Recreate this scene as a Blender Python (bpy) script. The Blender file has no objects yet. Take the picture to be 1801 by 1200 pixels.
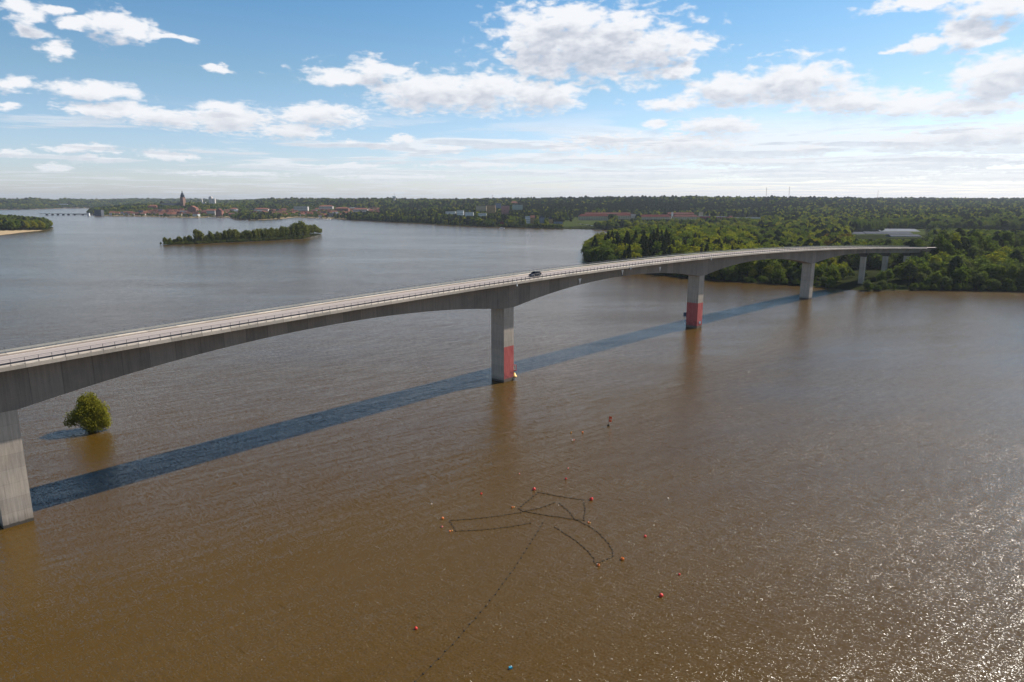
import bpy, bmesh, math, random
import numpy as np
from mathutils import Vector, Matrix

random.seed(7)
RNG = np.random.default_rng(11)
R = math.radians
scene = bpy.context.scene
COL = scene.collection

# ------------------------------------------------------------------ camera, sky, sun, exposure
CAM_H = 56.0
F_PX = 1200.0                      # focal length in pixels of the 1801 px wide photograph
Y_HOR = 352.0
PITCH = math.atan((600 - Y_HOR) / F_PX)
cp, sp_ = math.cos(PITCH), math.sin(PITCH)
cam_d = bpy.data.cameras.new('camera')
cam_d.sensor_width = 36.0
cam_d.lens = F_PX / 1801.0 * 36.0
cam_d.clip_start = 1.0
cam_d.clip_end = 40000.0
cam = bpy.data.objects.new('camera', cam_d)
COL.objects.link(cam)
cam.location = (0, 0, CAM_H)
cam.rotation_euler = (math.pi / 2 - PITCH, 0, 0)
scene.camera = cam
scene.view_settings.view_transform = 'Standard'
scene.view_settings.look = 'None'
scene.view_settings.exposure = 0.45
scene.view_settings.gamma = 1.0
scene.render.resolution_x = 1024
scene.render.resolution_y = 682
try:
    scene.cycles.max_bounces = 6
    scene.cycles.diffuse_bounces = 2
    scene.cycles.glossy_bounces = 2
    scene.cycles.transmission_bounces = 2
    scene.cycles.volume_bounces = 0
    scene.cycles.transparent_max_bounces = 6
    scene.cycles.sample_clamp_indirect = 4.0
except Exception:
    pass

SUN_EL = 43.7
SUN_TH = 34.5                      # direction the sun stands in, degrees from +X towards +Y
sun_d = bpy.data.lights.new('sun', 'SUN')
sun_d.energy = 5.0
sun_d.angle = R(0.5)
sun_d.color = (1.0, 0.95, 0.87)
sun_o = bpy.data.objects.new('sun', sun_d)
COL.objects.link(sun_o)
sd_ = Vector((math.cos(R(SUN_EL)) * math.cos(R(SUN_TH)), math.cos(R(SUN_EL)) * math.sin(R(SUN_TH)), math.sin(R(SUN_EL))))
sun_o.rotation_euler = sd_.to_track_quat('Z', 'Y').to_euler()
sun_o.location = (300, 200, 400)


def ray(x, y):
    return (x - 900.5, F_PX * cp - (y - 600) * sp_, -(F_PX * sp_ + (y - 600) * cp))


def gp(x, y, z=0.0):
    r = ray(x, y)
    t = (z - CAM_H) / r[2]
    return (r[0] * t, r[1] * t, z)


def at_d(x, y, D):
    """point on the ray through pixel (x, y) at forward distance D"""
    r = ray(x, y)
    t = D / r[1]
    return (r[0] * t, D, CAM_H + r[2] * t)


def slope_at(y):
    r = ray(900.5, y)
    return -r[2] / r[1]


class NT:
    def __init__(self, tree):
        self.t = tree
        self.n = tree.nodes
        self.l = tree.links

    def node(self, typ, **kw):
        nd = self.n.new(typ)
        for k, v in kw.items():
            setattr(nd, k, v)
        return nd

    def put(self, sock, v):
        if isinstance(v, bpy.types.NodeSocket):
            self.l.new(v, sock)
        elif v is not None:
            sock.default_value = v

    def math(self, op, a, b=None, c=None, clamp=False):
        nd = self.node('ShaderNodeMath', operation=op, use_clamp=clamp)
        self.put(nd.inputs[0], a)
        if b is not None:
            self.put(nd.inputs[1], b)
        if c is not None:
            self.put(nd.inputs[2], c)
        return nd.outputs[0]

    def vec(self, op, a, b=None, c=None, out=0, scale=None):
        nd = self.node('ShaderNodeVectorMath', operation=op)
        self.put(nd.inputs[0], a)
        if b is not None:
            self.put(nd.inputs[1], b)
        if c is not None:
            self.put(nd.inputs[2], c)
        if scale is not None:
            self.put(nd.inputs['Scale'], scale)
        return nd.outputs[out]

    def noise(self, vec, scale, detail=2.0, rough=0.5, out='Fac', dist=0.0):
        nd = self.node('ShaderNodeTexNoise')
        if vec is not None:
            self.l.new(vec, nd.inputs['Vector'])
        nd.inputs['Scale'].default_value = scale
        nd.inputs['Detail'].default_value = detail
        nd.inputs['Roughness'].default_value = rough
        nd.inputs['Distortion'].default_value = dist
        return nd.outputs[out]

    def mix(self, fac, a, b, blend='MIX'):
        nd = self.node('ShaderNodeMix', data_type='RGBA', blend_type=blend)
        self.put(nd.inputs[0], fac)
        self.put(nd.inputs[6], a)
        self.put(nd.inputs[7], b)
        return nd.outputs[2]

    def sstep(self, v, lo, hi):
        nd = self.node('ShaderNodeMapRange', interpolation_type='SMOOTHSTEP')
        self.put(nd.inputs[0], v)
        nd.inputs[1].default_value = lo
        nd.inputs[2].default_value = hi
        nd.inputs[3].default_value = 0.0
        nd.inputs[4].default_value = 1.0
        return nd.outputs[0]

    def lin(self, v, lo, hi, a, b):
        nd = self.node('ShaderNodeMapRange')
        self.put(nd.inputs[0], v)
        nd.inputs[1].default_value = lo
        nd.inputs[2].default_value = hi
        nd.inputs[3].default_value = a
        nd.inputs[4].default_value = b
        return nd.outputs[0]

    def comb(self, x, y, z):
        nd = self.node('ShaderNodeCombineXYZ')
        self.put(nd.inputs[0], x)
        self.put(nd.inputs[1], y)
        self.put(nd.inputs[2], z)
        return nd.outputs[0]

    def sep(self, v):
        nd = self.node('ShaderNodeSeparateXYZ')
        self.put(nd.inputs[0], v)
        return nd.outputs


# clouds: (x, y, rx, ry) in photograph pixels, turned into sky directions (azimuth, elevation)
CLOUDS = [
    (1050, 82, 150, 52), (950, 72, 80, 46), (1150, 85, 80, 36), (1000, 38, 75, 26), (1100, 40, 55, 22), (950, 112, 42, 26),
    (1195, 122, 45, 14), (1205, 84, 36, 9),
    (615, 135, 85, 14), (662, 123, 45, 16), (760, 160, 105, 32), (845, 160, 75, 30), (950, 170, 72, 26),
    (1390, 148, 95, 38), (1290, 160, 90, 24), (1170, 180, 62, 11), (1490, 180, 100, 20), (1600, 185, 85, 15), (1710, 188, 90, 16),
    (1740, 145, 80, 36), (1800, 122, 70, 36), (1620, 4, 80, 13), (1745, 8, 80, 24), (1705, 60, 48, 26), (1632, 74, 44, 13),
    (1585, 84, 22, 7),
    (1262, 222, 72, 17), (1065, 245, 62, 13), (985, 258, 45, 9), (1200, 256, 130, 15), (1425, 260, 60, 11), (1600, 248, 72, 18),
    (1690, 242, 90, 21), (1790, 238, 60, 18), (1150, 220, 26, 7), (1650, 284, 180, 13), (1340, 284, 150, 9),
    (1090, 278, 130, 9), (1450, 305, 240, 8), (1100, 305, 240, 7), (1750, 310, 160, 8),
    (180, 40, 32, 24), (220, 55, 55, 17), (290, 67, 38, 6), (135, 46, 30, 10), (40, 22, 48, 16), (90, 17, 18, 7),
    (38, 52, 32, 10), (97, 88, 34, 12), (18, 145, 32, 13), (8, 183, 22, 7),
    (160, 160, 85, 15), (190, 194, 85, 14), (290, 206, 80, 16), (405, 206, 80, 24), (390, 184, 55, 8), (560, 203, 90, 16),
    (515, 230, 55, 13), (385, 119, 22, 5), (705, 245, 22, 7), (670, 255, 24, 6), (617, 247, 13, 5), (785, 261, 32, 8),
    (150, 266, 62, 8), (18, 270, 34, 7), (300, 272, 50, 8), (95, 296, 34, 6), (170, 284, 40, 5), (590, 292, 90, 5),
    (400, 305, 120, 4), (830, 290, 90, 6), (700, 310, 120, 4),
]


def build_world():
    w = bpy.data.worlds.new('World')
    scene.world = w
    w.use_nodes = True
    T = NT(w.node_tree)
    T.n.clear()
    out = T.node('ShaderNodeOutputWorld')
    bg = T.node('ShaderNodeBackground')
    T.l.new(bg.outputs[0], out.inputs[0])
    tc = T.node('ShaderNodeTexCoord')
    d = T.vec('NORMALIZE', tc.outputs['Generated'])
    sky = T.node('ShaderNodeTexSky', sky_type='NISHITA')
    sky.sun_disc = False
    sky.sun_elevation = R(SUN_EL)
    sky.sun_rotation = R(90 - SUN_TH)
    sky.altitude = 0
    sky.air_density = 1.0
    sky.dust_density = 0.6
    sky.ozone_density = 1.6
    S = T.sep(d)
    az = T.math('MULTIPLY', T.math('ARCTAN2', S[0], S[1]), 180 / math.pi)
    el = T.math('MULTIPLY', T.math('ARCSINE', S[2]), 180 / math.pi)
    p0 = T.comb(az, el, 0.0)
    nz = T.vec('MULTIPLY', p0, (1.0, 2.1, 1.0))
    w1 = T.noise(nz, 0.22, 5.0, 0.6, 'Color')
    wv = T.vec('MULTIPLY', T.vec('SUBTRACT', w1, (0.5, 0.5, 0.5)), (5.5, 2.2, 0.0))
    # warp less near the horizon
    near = T.lin(el, 0.0, 9.0, 0.25, 1.0)
    wv = T.vec('SCALE', wv, scale=near)
    p = T.vec('ADD', p0, wv)

    def field(pt, blobs):
        acc = None
        for (x, y, rx, ry) in blobs:
            r = ray(x, y)
            a0 = math.atan2(r[0], r[1])
            e0 = math.atan2(r[2], math.hypot(r[0], r[1]))
            sx = 1.0 / (math.degrees(rx / F_PX) * math.cos(a0) ** 2 * 1.25)
            sy = 1.0 / (math.degrees(ry / F_PX) * math.cos(a0) * 1.25)
            a0, e0 = math.degrees(a0), math.degrees(e0)
            a = T.vec('MULTIPLY_ADD', pt, (sx, sy, 0.0), (-a0 * sx, -e0 * sy, 0.0))
            l = T.vec('LENGTH', a, out=1)
            acc = l if acc is None else T.math('MINIMUM', acc, l)
        return acc
    f1 = field(p, CLOUDS)
    p_up = T.vec('ADD', p, T.comb(0.25, T.lin(el, 1.0, 14.0, 0.25, 1.35), 0.0))
    f2 = field(p_up, CLOUDS)
    n1a = T.noise(nz, 0.7, 8.0, 0.55, 'Fac', 0.2)
    n1b = T.noise(T.vec('MULTIPLY', nz, (1.0, 1.5, 1.0)), 1.5, 7.0, 0.58, 'Fac', 0.4)
    lowmix = T.sstep(el, 10.0, 3.0)
    n1 = T.math('ADD', T.math('MULTIPLY', n1a, T.math('SUBTRACT', 1.0, lowmix)), T.math('MULTIPLY', n1b, lowmix))
    nz_up = T.vec('ADD', nz, (0.25, 0.9, 0.0))
    n2 = T.noise(nz_up, 0.75, 4.0, 0.6, 'Fac', 0.3)
    d1 = T.math('ADD', T.math('SUBTRACT', 1.0, f1), T.math('MULTIPLY', T.math('SUBTRACT', n1, 0.5), 2.1))
    d2 = T.math('ADD', T.math('SUBTRACT', 1.0, f2), T.math('MULTIPLY', T.math('SUBTRACT', n2, 0.5), 1.2))
    a1 = T.sstep(d1, -0.08, 0.55)
    # a thin layer of small flat cumulus towards the horizon, laid out on a plane at cloud height
    zz = T.math('ADD', T.math('MAXIMUM', S[2], 0.0), 0.012)
    pl = T.comb(T.math('DIVIDE', S[0], zz), T.math('DIVIDE', S[1], zz), 3.0)
    n3 = T.noise(pl, 0.33, 7.0, 0.62, 'Fac', 0.2)
    # the same field a little further off: what stands behind and above a cloud base
    zz2 = T.math('ADD', zz, T.math('MULTIPLY', zz, -0.055))
    pl2 = T.comb(T.math('DIVIDE', S[0], zz2), T.math('DIVIDE', S[1], zz2), 3.0)
    n3b = T.noise(pl2, 0.33, 7.0, 0.62, 'Fac', 0.2)
    azb = T.lin(az, -38.0, 20.0, 0.0, 0.12)
    low = T.sstep(T.math('ADD', n3, azb), 0.53, 0.62)
    lowm = T.math('MULTIPLY', low, T.sstep(el, 7.5, 4.0))
    lowm = T.math('MULTIPLY', lowm, 0.85)
    # elsewhere in the sky (outside the photograph) ordinary scattered cumulus
    n4 = T.noise(pl, 0.9, 7.0, 0.6, 'Fac', 0.2)
    hi = T.math('MULTIPLY', T.sstep(n4, 0.68, 0.80), T.sstep(el, 22.0, 30.0))
    sideN = T.math('MULTIPLY', T.sstep(n3, 0.5, 0.62), T.sstep(T.math('ABSOLUTE', az), 46.0, 56.0))
    alpha = T.math('MAXIMUM', T.math('MAXIMUM', a1, lowm), T.math('MAXIMUM', hi, sideN), clamp=True)
    # grey flat undersides: thick where much cloud stands above
    under = T.sstep(d2, 0.1, 0.95)
    lowu = T.math('ADD', T.sstep(T.math('SUBTRACT', n3, n3b), -0.01, 0.07), T.math('MULTIPLY', T.sstep(n3, 0.55, 0.75), 0.35))
    under = T.math('MAXIMUM', under, T.math('MULTIPLY', lowu, T.sstep(el, 7.0, 4.0)))
    puff = T.noise(nz, 1.1, 3.0, 0.5, 'Fac')
    shade = T.math('MULTIPLY', under, T.math('MULTIPLY', T.lin(puff, 0.3, 0.65, 1.0, 0.62), T.lin(el, 3.0, 10.0, 0.55, 1.0)), clamp=True)
    ccol = T.mix(shade, (8.9, 9.0, 9.3, 1), (4.9, 5.3, 6.2, 1))
    # clouds pale into the horizon air
    skyc = sky.outputs[0]
    rmp = T.node('ShaderNodeValToRGB')
    T.l.new(T.math('DIVIDE', el, 45.0, clamp=True), rmp.inputs[0])
    e_ = rmp.color_ramp.elements
    e_[0].position, e_[0].color = 0.0, (0.60, 0.64, 0.84, 1)
    e_[1].position, e_[1].color = 1.0, (0.09, 0.19, 0.29, 1)
    for ps, cc in ((0.05, (0.56, 0.60, 0.76, 1)), (0.20, (0.43, 0.52, 0.565, 1)), (0.36, (0.285, 0.475, 0.57, 1)), (0.50, (0.165, 0.33, 0.44, 1))):
        q_ = e_.new(ps)
        q_.color = cc
    skyt = T.vec('SCALE', T.vec('MULTIPLY', skyc, rmp.outputs[0]), scale=2.0)
    dist = T.sstep(el, 7.0, -0.5)
    ccol2 = T.mix(T.math('MULTIPLY', dist, 0.4), ccol, (6.4, 7.2, 7.9, 1))
    col = T.mix(T.math('MULTIPLY', alpha, T.lin(el, 0.0, 3.0, 0.6, 0.97)), skyt, ccol2)
    T.l.new(col, bg.inputs[0])
    bg.inputs[1].default_value = 0.0775
    try:
        w.cycles.sampling_method = 'MANUAL'
        w.cycles.sample_map_resolution = 512
    except Exception:
        pass


build_world()

# ------------------------------------------------------------------ helpers


def tag(o, label=None, cat=None, group=None, kind=None):
    if label:
        o['label'] = label
    if cat:
        o['category'] = cat
    if group:
        o['group'] = group
    if kind:
        o['kind'] = kind
    return o


def thing(name, label, cat, loc=(0, 0, 0), rz=0.0, group=None):
    o = bpy.data.objects.new(name, None)
    o.empty_display_size = 0.5
    COL.objects.link(o)
    o.location = loc
    o.rotation_euler = (0, 0, rz)
    return tag(o, label, cat, group)


def copy_tree(o, parent=None):
    c = o.copy()
    COL.objects.link(c)
    c.parent = parent
    for ch in list(o.children):
        copy_tree(ch, c)
    return c


class MB:
    def __init__(self):
        self.v = []
        self.f = []
        self.uv = None

    def box(self, c, s, rz=0.0, rx=0.0):
        M = Matrix.Translation(c) @ Matrix.Rotation(rz, 4, 'Z') @ Matrix.Rotation(rx, 4, 'X')
        b = len(self.v)
        for dz in (-.5, .5):
            for dx, dy in ((-.5, -.5), (.5, -.5), (.5, .5), (-.5, .5)):
                self.v.append(tuple(M @ Vector((dx * s[0], dy * s[1], dz * s[2]))))
        for f in ((0, 3, 2, 1), (4, 5, 6, 7), (0, 1, 5, 4), (1, 2, 6, 5), (2, 3, 7, 6), (3, 0, 4, 7)):
            self.f.append([b + i for i in f])
        return self

    def prism(self, pts, y0, y1, axis='y'):
        """2-D outline (a, b) extruded from y0 to y1"""
        n = len(pts)
        b = len(self.v)
        for y in (y0, y1):
            for a, c in pts:
                self.v.append((a, y, c) if axis == 'y' else ((y, a, c) if axis == 'x' else (a, c, y)))
        self.f.append([b + i for i in range(n)])
        self.f.append([b + n + i for i in reversed(range(n))])
        for i in range(n):
            j = (i + 1) % n
            self.f.append([b + j, b + i, b + n + i, b + n + j])
        return self

    def tube(self, pts, r, seg=6):
        pts = [Vector(p) for p in pts]
        rs = r if isinstance(r, (list, tuple)) else [r] * len(pts)
        b0 = len(self.v)
        for i, p in enumerate(pts):
            t = (pts[min(i + 1, len(pts) - 1)] - pts[max(i - 1, 0)]).normalized()
            a = Vector((0, 0, 1)) if abs(t.z) < 0.9 else Vector((1, 0, 0))
            u = t.cross(a).normalized()
            w = t.cross(u)
            for k in range(seg):
                q = 2 * math.pi * k / seg
                self.v.append(tuple(p + (u * math.cos(q) + w * math.sin(q)) * rs[i]))
        for i in range(len(pts) - 1):
            for k in range(seg):
                k2 = (k + 1) % seg
                self.f.append([b0 + i * seg + k, b0 + i * seg + k2, b0 + (i + 1) * seg + k2, b0 + (i + 1) * seg + k])
        self.f.append([b0 + k for k in reversed(range(seg))])
        self.f.append([b0 + (len(pts) - 1) * seg + k for k in range(seg)])
        return self

    def lathe(self, prof, c=(0, 0, 0), seg=12, axis='z'):
        b0 = len(self.v)
        for (r, z) in prof:
            for k in range(seg):
                q = 2 * math.pi * k / seg
                x, y = r * math.cos(q), r * math.sin(q)
                if axis == 'z':
                    self.v.append((c[0] + x, c[1] + y, c[2] + z))
                elif axis == 'y':
                    self.v.append((c[0] + x, c[1] + z, c[2] + y))
                else:
                    self.v.append((c[0] + z, c[1] + x, c[2] + y))
        for i in range(len(prof) - 1):
            for k in range(seg):
                k2 = (k + 1) % seg
                self.f.append([b0 + i * seg + k, b0 + i * seg + k2, b0 + (i + 1) * seg + k2, b0 + (i + 1) * seg + k])
        self.f.append([b0 + k for k in reversed(range(seg))])
        self.f.append([b0 + (len(prof) - 1) * seg + k for k in range(seg)])
        return self

    def mesh(self, name, mat=None, smooth=False):
        me = bpy.data.meshes.new(name)
        me.from_pydata(self.v, [], self.f)
        if mat:
            me.materials.append(mat)
        bm = bmesh.new()
        bm.from_mesh(me)
        bmesh.ops.recalc_face_normals(bm, faces=bm.faces)
        bm.to_mesh(me)
        bm.free()
        if smooth:
            me.polygons.foreach_set('use_smooth', [True] * len(me.polygons))
        return me

    def build(self, name, mat=None, parent=None, smooth=False):
        return link(name, self.mesh(name, mat, smooth), parent)


def link(name, me, parent=None, loc=None, rz=None, scale=None):
    o = bpy.data.objects.new(name, me)
    COL.objects.link(o)
    o.parent = parent
    if loc is not None:
        o.location = loc
    if rz is not None:
        o.rotation_euler = (0, 0, rz)
    if scale is not None:
        o.scale = scale
    return o


def new_mat(name):
    m = bpy.data.materials.new(name)
    m.use_nodes = True
    T = NT(m.node_tree)
    b = m.node_tree.nodes['Principled BSDF']
    return m, T, b


def simple_mat(name, col, rough=0.7, metal=0.0, var=0.12, scale=1.5, spec=0.5):
    m, T, b = new_mat(name)
    tc = T.node('ShaderNodeTexCoord')
    n = T.noise(tc.outputs['Object'], scale, 4.0, 0.6)
    k1 = tuple(c * (1 - var) for c in col) + (1,)
    k2 = tuple(min(1, c * (1 + var)) for c in col) + (1,)
    T.l.new(T.mix(T.lin(n, 0.3, 0.7, 0, 1), k1, k2), b.inputs['Base Color'])
    b.inputs['Roughness'].default_value = rough
    b.inputs['Metallic'].default_value = metal
    b.inputs['Specular IOR Level'].default_value = spec
    return m


def leaf_mat(name, col, col2, trans=0.35):
    m = bpy.data.materials.new(name)
    m.use_nodes = True
    T = NT(m.node_tree)
    T.n.clear()
    out = T.node('ShaderNodeOutputMaterial')
    oi = T.node('ShaderNodeObjectInfo')
    tc = T.node('ShaderNodeTexCoord')
    n = T.noise(tc.outputs['Object'], 0.55, 3.0, 0.6)
    c = T.mix(oi.outputs['Random'], col + (1,), col2 + (1,))
    hs = T.node('ShaderNodeHueSaturation')
    T.l.new(T.lin(n, 0.3, 0.7, 0.72, 1.3), hs.inputs['Value'])
    T.l.new(T.lin(T.math('FRACT', T.math('MULTIPLY', oi.outputs['Random'], 17.3)), 0, 1, 0.485, 0.515), hs.inputs['Hue'])
    T.l.new(c, hs.inputs['Color'])
    d = T.node('ShaderNodeBsdfDiffuse')
    T.l.new(hs.outputs[0], d.inputs[0])
    t = T.node('ShaderNodeBsdfTranslucent')
    tcol = T.mix(0.5, hs.outputs[0], (0.16, 0.2, 0.02, 1), 'MIX')
    T.l.new(tcol if trans > 0.2 else hs.outputs[0], t.inputs[0])
    mx = T.node('ShaderNodeMixShader')
    mx.inputs[0].default_value = trans
    T.l.new(d.outputs[0], mx.inputs[1])
    T.l.new(t.outputs[0], mx.inputs[2])
    T.l.new(mx.outputs[0], out.inputs[0])
    return m


# ------------------------------------------------------------------ materials
def concrete(name, base, seg_len=0.0, streak=1.0, rough=0.85):
    """UV: u = metres along the face, v = height in metres"""
    m, T, b = new_mat(name)
    uvn = T.node('ShaderNodeUVMap')
    uv = uvn.outputs[0]
    S = T.sep(uv)
    st = T.noise(T.comb(T.math('MULTIPLY', S[0], 2.2), T.math('MULTIPLY', S[1], 0.10), 0.0), 1.0, 5.0, 0.65)
    st2 = T.noise(T.comb(T.math('MULTIPLY', S[0], 9.0), T.math('MULTIPLY', S[1], 0.35), 4.0), 1.0, 3.0, 0.6)
    bl = T.noise(uv, 0.28, 5.0, 0.6)
    fine = T.noise(uv, 3.0, 4.0, 0.7)
    v = T.math('ADD', T.math('MULTIPLY', T.math('SUBTRACT', st, 0.5), 0.75 * streak), 1.0)
    v = T.math('ADD', v, T.math('MULTIPLY', T.math('SUBTRACT', st2, 0.5), 0.4 * streak))
    v = T.math('ADD', v, T.math('MULTIPLY', T.math('SUBTRACT', bl, 0.5), 0.5))
    v = T.math('ADD', v, T.math('MULTIPLY', T.math('SUBTRACT', fine, 0.5), 0.2))
    if seg_len:
        q = T.math('DIVIDE', S[0], seg_len)
        fl = T.math('FLOOR', q)
        wn = T.node('ShaderNodeTexWhiteNoise', noise_dimensions='1D')
        T.l.new(fl, wn.inputs['W'])
        v = T.math('ADD', v, T.math('MULTIPLY', T.math('SUBTRACT', wn.outputs[0], 0.5), 0.32))
        fr = T.math('ABSOLUTE', T.math('SUBTRACT', T.math('FRACT', q), 0.5))
        j = T.math('GREATER_THAN', fr, 0.5 - 0.06 / seg_len)
        v = T.math('SUBTRACT', v, T.math('MULTIPLY', j, 0.28))
    else:
        q = T.math('DIVIDE', S[1], 2.6)
        fr = T.math('ABSOLUTE', T.math('SUBTRACT', T.math('FRACT', q), 0.5))
        j = T.math('GREATER_THAN', fr, 0.485)
        v = T.math('SUBTRACT', v, T.math('MULTIPLY', j, 0.16))
        fl = T.math('FLOOR', q)
        wn = T.node('ShaderNodeTexWhiteNoise', noise_dimensions='1D')
        T.l.new(fl, wn.inputs['W'])
        v = T.math('ADD', v, T.math('MULTIPLY', T.math('SUBTRACT', wn.outputs[0], 0.5), 0.14))
        # dark wet band at the waterline
        al_ = T.sstep(T.math('ADD', S[1], T.math('MULTIPLY', T.math('SUBTRACT', st, 0.5), 2.2)), 2.2, 0.7)
        v = T.math('MULTIPLY', v, T.math('SUBTRACT', 1.0, T.math('MULTIPLY', al_, 0.3)))
        wl = T.sstep(T.math('ADD', S[1], T.math('MULTIPLY', T.math('SUBTRACT', fine, 0.5), 0.6)), 0.75, 0.45)
        v = T.math('MULTIPLY', v, T.math('SUBTRACT', 1.0, T.math('MULTIPLY', wl, 0.7)))
    c = T.vec('SCALE', base, scale=v)
    tint = T.mix(T.lin(bl, 0.4, 0.7, 0, 0.35), c, T.vec('MULTIPLY', c, (1.0, 0.9, 0.78)))
    T.l.new(tint, b.inputs['Base Color'])
    b.inputs['Roughness'].default_value = rough
    b.inputs['Specular IOR Level'].default_value = 0.25
    bp = T.node('ShaderNodeBump')
    bp.inputs['Strength'].default_value = 0.3
    bp.inputs['Distance'].default_value = 0.05
    T.l.new(fine, bp.inputs['Height'])
    T.l.new(bp.outputs[0], b.inputs['Normal'])
    return m


M = {}
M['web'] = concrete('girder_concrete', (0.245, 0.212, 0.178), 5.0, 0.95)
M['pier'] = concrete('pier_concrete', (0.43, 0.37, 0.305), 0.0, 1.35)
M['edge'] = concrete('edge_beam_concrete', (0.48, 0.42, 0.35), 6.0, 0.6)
M['steel'] = simple_mat('galvanised_steel', (0.20, 0.21, 0.22), 0.55, 0.5)
M['steel_dark'] = simple_mat('dark_weathered_and_unlit_steel', (0.07, 0.075, 0.09), 0.6, 0.3)
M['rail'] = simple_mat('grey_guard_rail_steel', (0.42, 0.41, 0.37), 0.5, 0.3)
M['white'] = simple_mat('white_paint', (0.75, 0.75, 0.73), 0.5)
M['cream'] = simple_mat('cream_render', (0.50, 0.41, 0.27), 0.85, scale=0.2)
M['ochre'] = simple_mat('ochre_render', (0.46, 0.28, 0.12), 0.85, scale=0.2)
M['pink'] = simple_mat('pink_render', (0.48, 0.20, 0.18), 0.85, scale=0.2)
M['palegreen'] = simple_mat('pale_green_render', (0.38, 0.45, 0.37), 0.85, scale=0.2)
M['bluegrey'] = simple_mat('blue_grey_render', (0.22, 0.26, 0.33), 0.85, scale=0.2)
M['redwall'] = simple_mat('red_wood_wall', (0.25, 0.04, 0.03), 0.85, scale=0.3)
M['brick'] = simple_mat('red_brick', (0.24, 0.10, 0.07), 0.9, scale=0.3, var=0.2)
M['redroof'] = simple_mat('red_tile_roof', (0.23, 0.10, 0.07), 0.9, scale=0.2, var=0.2, spec=0.0)
M['darkredroof'] = simple_mat('dark_red_tile_roof', (0.13, 0.06, 0.05), 0.9, scale=0.2, var=0.2, spec=0.0)
M['darkroof'] = simple_mat('dark_sheet_roof', (0.05, 0.055, 0.065), 0.6, scale=0.2, spec=0.0)
M['greyroof'] = simple_mat('grey_sheet_roof', (0.19, 0.20, 0.22), 0.6, scale=0.15, spec=0.0)
M['window'] = simple_mat('window_glass', (0.03, 0.035, 0.045), 0.15, 0.0)
M['barrackroof'] = simple_mat('dull_red_tile_roof', (0.125, 0.045, 0.038), 0.85, scale=0.2, var=0.2, spec=0.0)
M['slate'] = simple_mat('dark_slate_roof', (0.10, 0.105, 0.12), 0.7, scale=0.2, spec=0.0)
M['siloconc'] = simple_mat('pale_silo_concrete', (0.52, 0.46, 0.42), 0.85, scale=0.1)
M['tyre'] = simple_mat('tyre_rubber', (0.02, 0.02, 0.02), 0.8)
M['bark'] = simple_mat('tree_bark', (0.07, 0.055, 0.04), 0.9, scale=2.0)
M['orange'] = simple_mat('orange_buoy_plastic', (0.75, 0.17, 0.02), 0.35, scale=6)
M['red'] = simple_mat('red_buoy_plastic', (0.72, 0.035, 0.02), 0.35, scale=6)
M['pinkish'] = simple_mat('faded_pink_buoy_plastic', (0.70, 0.20, 0.16), 0.4, scale=6)
M['yellow'] = simple_mat('yellow_orange_buoy_plastic', (0.75, 0.36, 0.08), 0.4, scale=6)
M['palebuoy'] = simple_mat('pale_buoy_plastic', (0.72, 0.60, 0.48), 0.4, scale=6)
M['cyan'] = simple_mat('cyan_plastic', (0.03, 0.25, 0.36), 0.4, scale=6)
M['rope'] = simple_mat('dark_net_rope', (0.02, 0.017, 0.013), 0.9, scale=6)
M['lamp_yellow'] = simple_mat('yellow_sheet_metal', (0.80, 0.48, 0.10), 0.45, scale=4)
M['signred'] = simple_mat('sign_red', (0.55, 0.03, 0.05), 0.5)
M['signblue'] = simple_mat('sign_dark_blue', (0.03, 0.06, 0.12), 0.5)
M['carpaint'] = simple_mat('dark_blue_car_paint', (0.008, 0.012, 0.025), 0.55, 0.0, spec=0.12)
M['carglass'] = simple_mat('car_glass', (0.012, 0.014, 0.018), 0.4, 0.0, spec=0.12)
M['sand'] = simple_mat('sand', (0.42, 0.32, 0.19), 0.9)
M['chrome'] = simple_mat('silver_metal', (0.35, 0.35, 0.37), 0.4, 0.5)
M['headlamp'] = simple_mat('headlamp_glass', (0.7, 0.72, 0.75), 0.1)
M['tail'] = simple_mat('tail_lamp_red', (0.4, 0.02, 0.02), 0.2)


def paint_mat():
    m, T, b = new_mat('worn_red_pier_paint')
    uv = T.node('ShaderNodeUVMap').outputs[0]
    S = T.sep(uv)
    st = T.noise(T.comb(T.math('MULTIPLY', S[0], 3.0), T.math('MULTIPLY', S[1], 0.25), 0.0), 1.0, 5.0, 0.65)
    bl = T.noise(uv, 0.6, 5.0, 0.65)
    c = T.mix(T.lin(st, 0.3, 0.7, 0, 1), (0.36, 0.06, 0.06, 1), (0.58, 0.17, 0.14, 1))
    # dark purplish weather stain low on the face and bare concrete right at the bottom
    low = T.math('MULTIPLY', T.sstep(S[1], 4.0, 2.2), T.sstep(T.math('ADD', bl, T.math('MULTIPLY', T.math('SUBTRACT', st, 0.5), 0.8)), 0.46, 0.56))
    c = T.mix(T.math('MULTIPLY', low, 0.6), c, (0.13, 0.035, 0.05, 1))
    bare = T.sstep(T.math('ADD', S[1], T.math('MULTIPLY', T.math('SUBTRACT', bl, 0.5), 1.4)), 1.3, 0.85)
    c = T.mix(bare, c, (0.16, 0.12, 0.09, 1))
    T.l.new(c, b.inputs['Base Color'])
    b.inputs['Roughness'].default_value = 0.8
    b.inputs['Specular IOR Level'].default_value = 0.2
    return m


M['paint'] = paint_mat()


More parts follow.
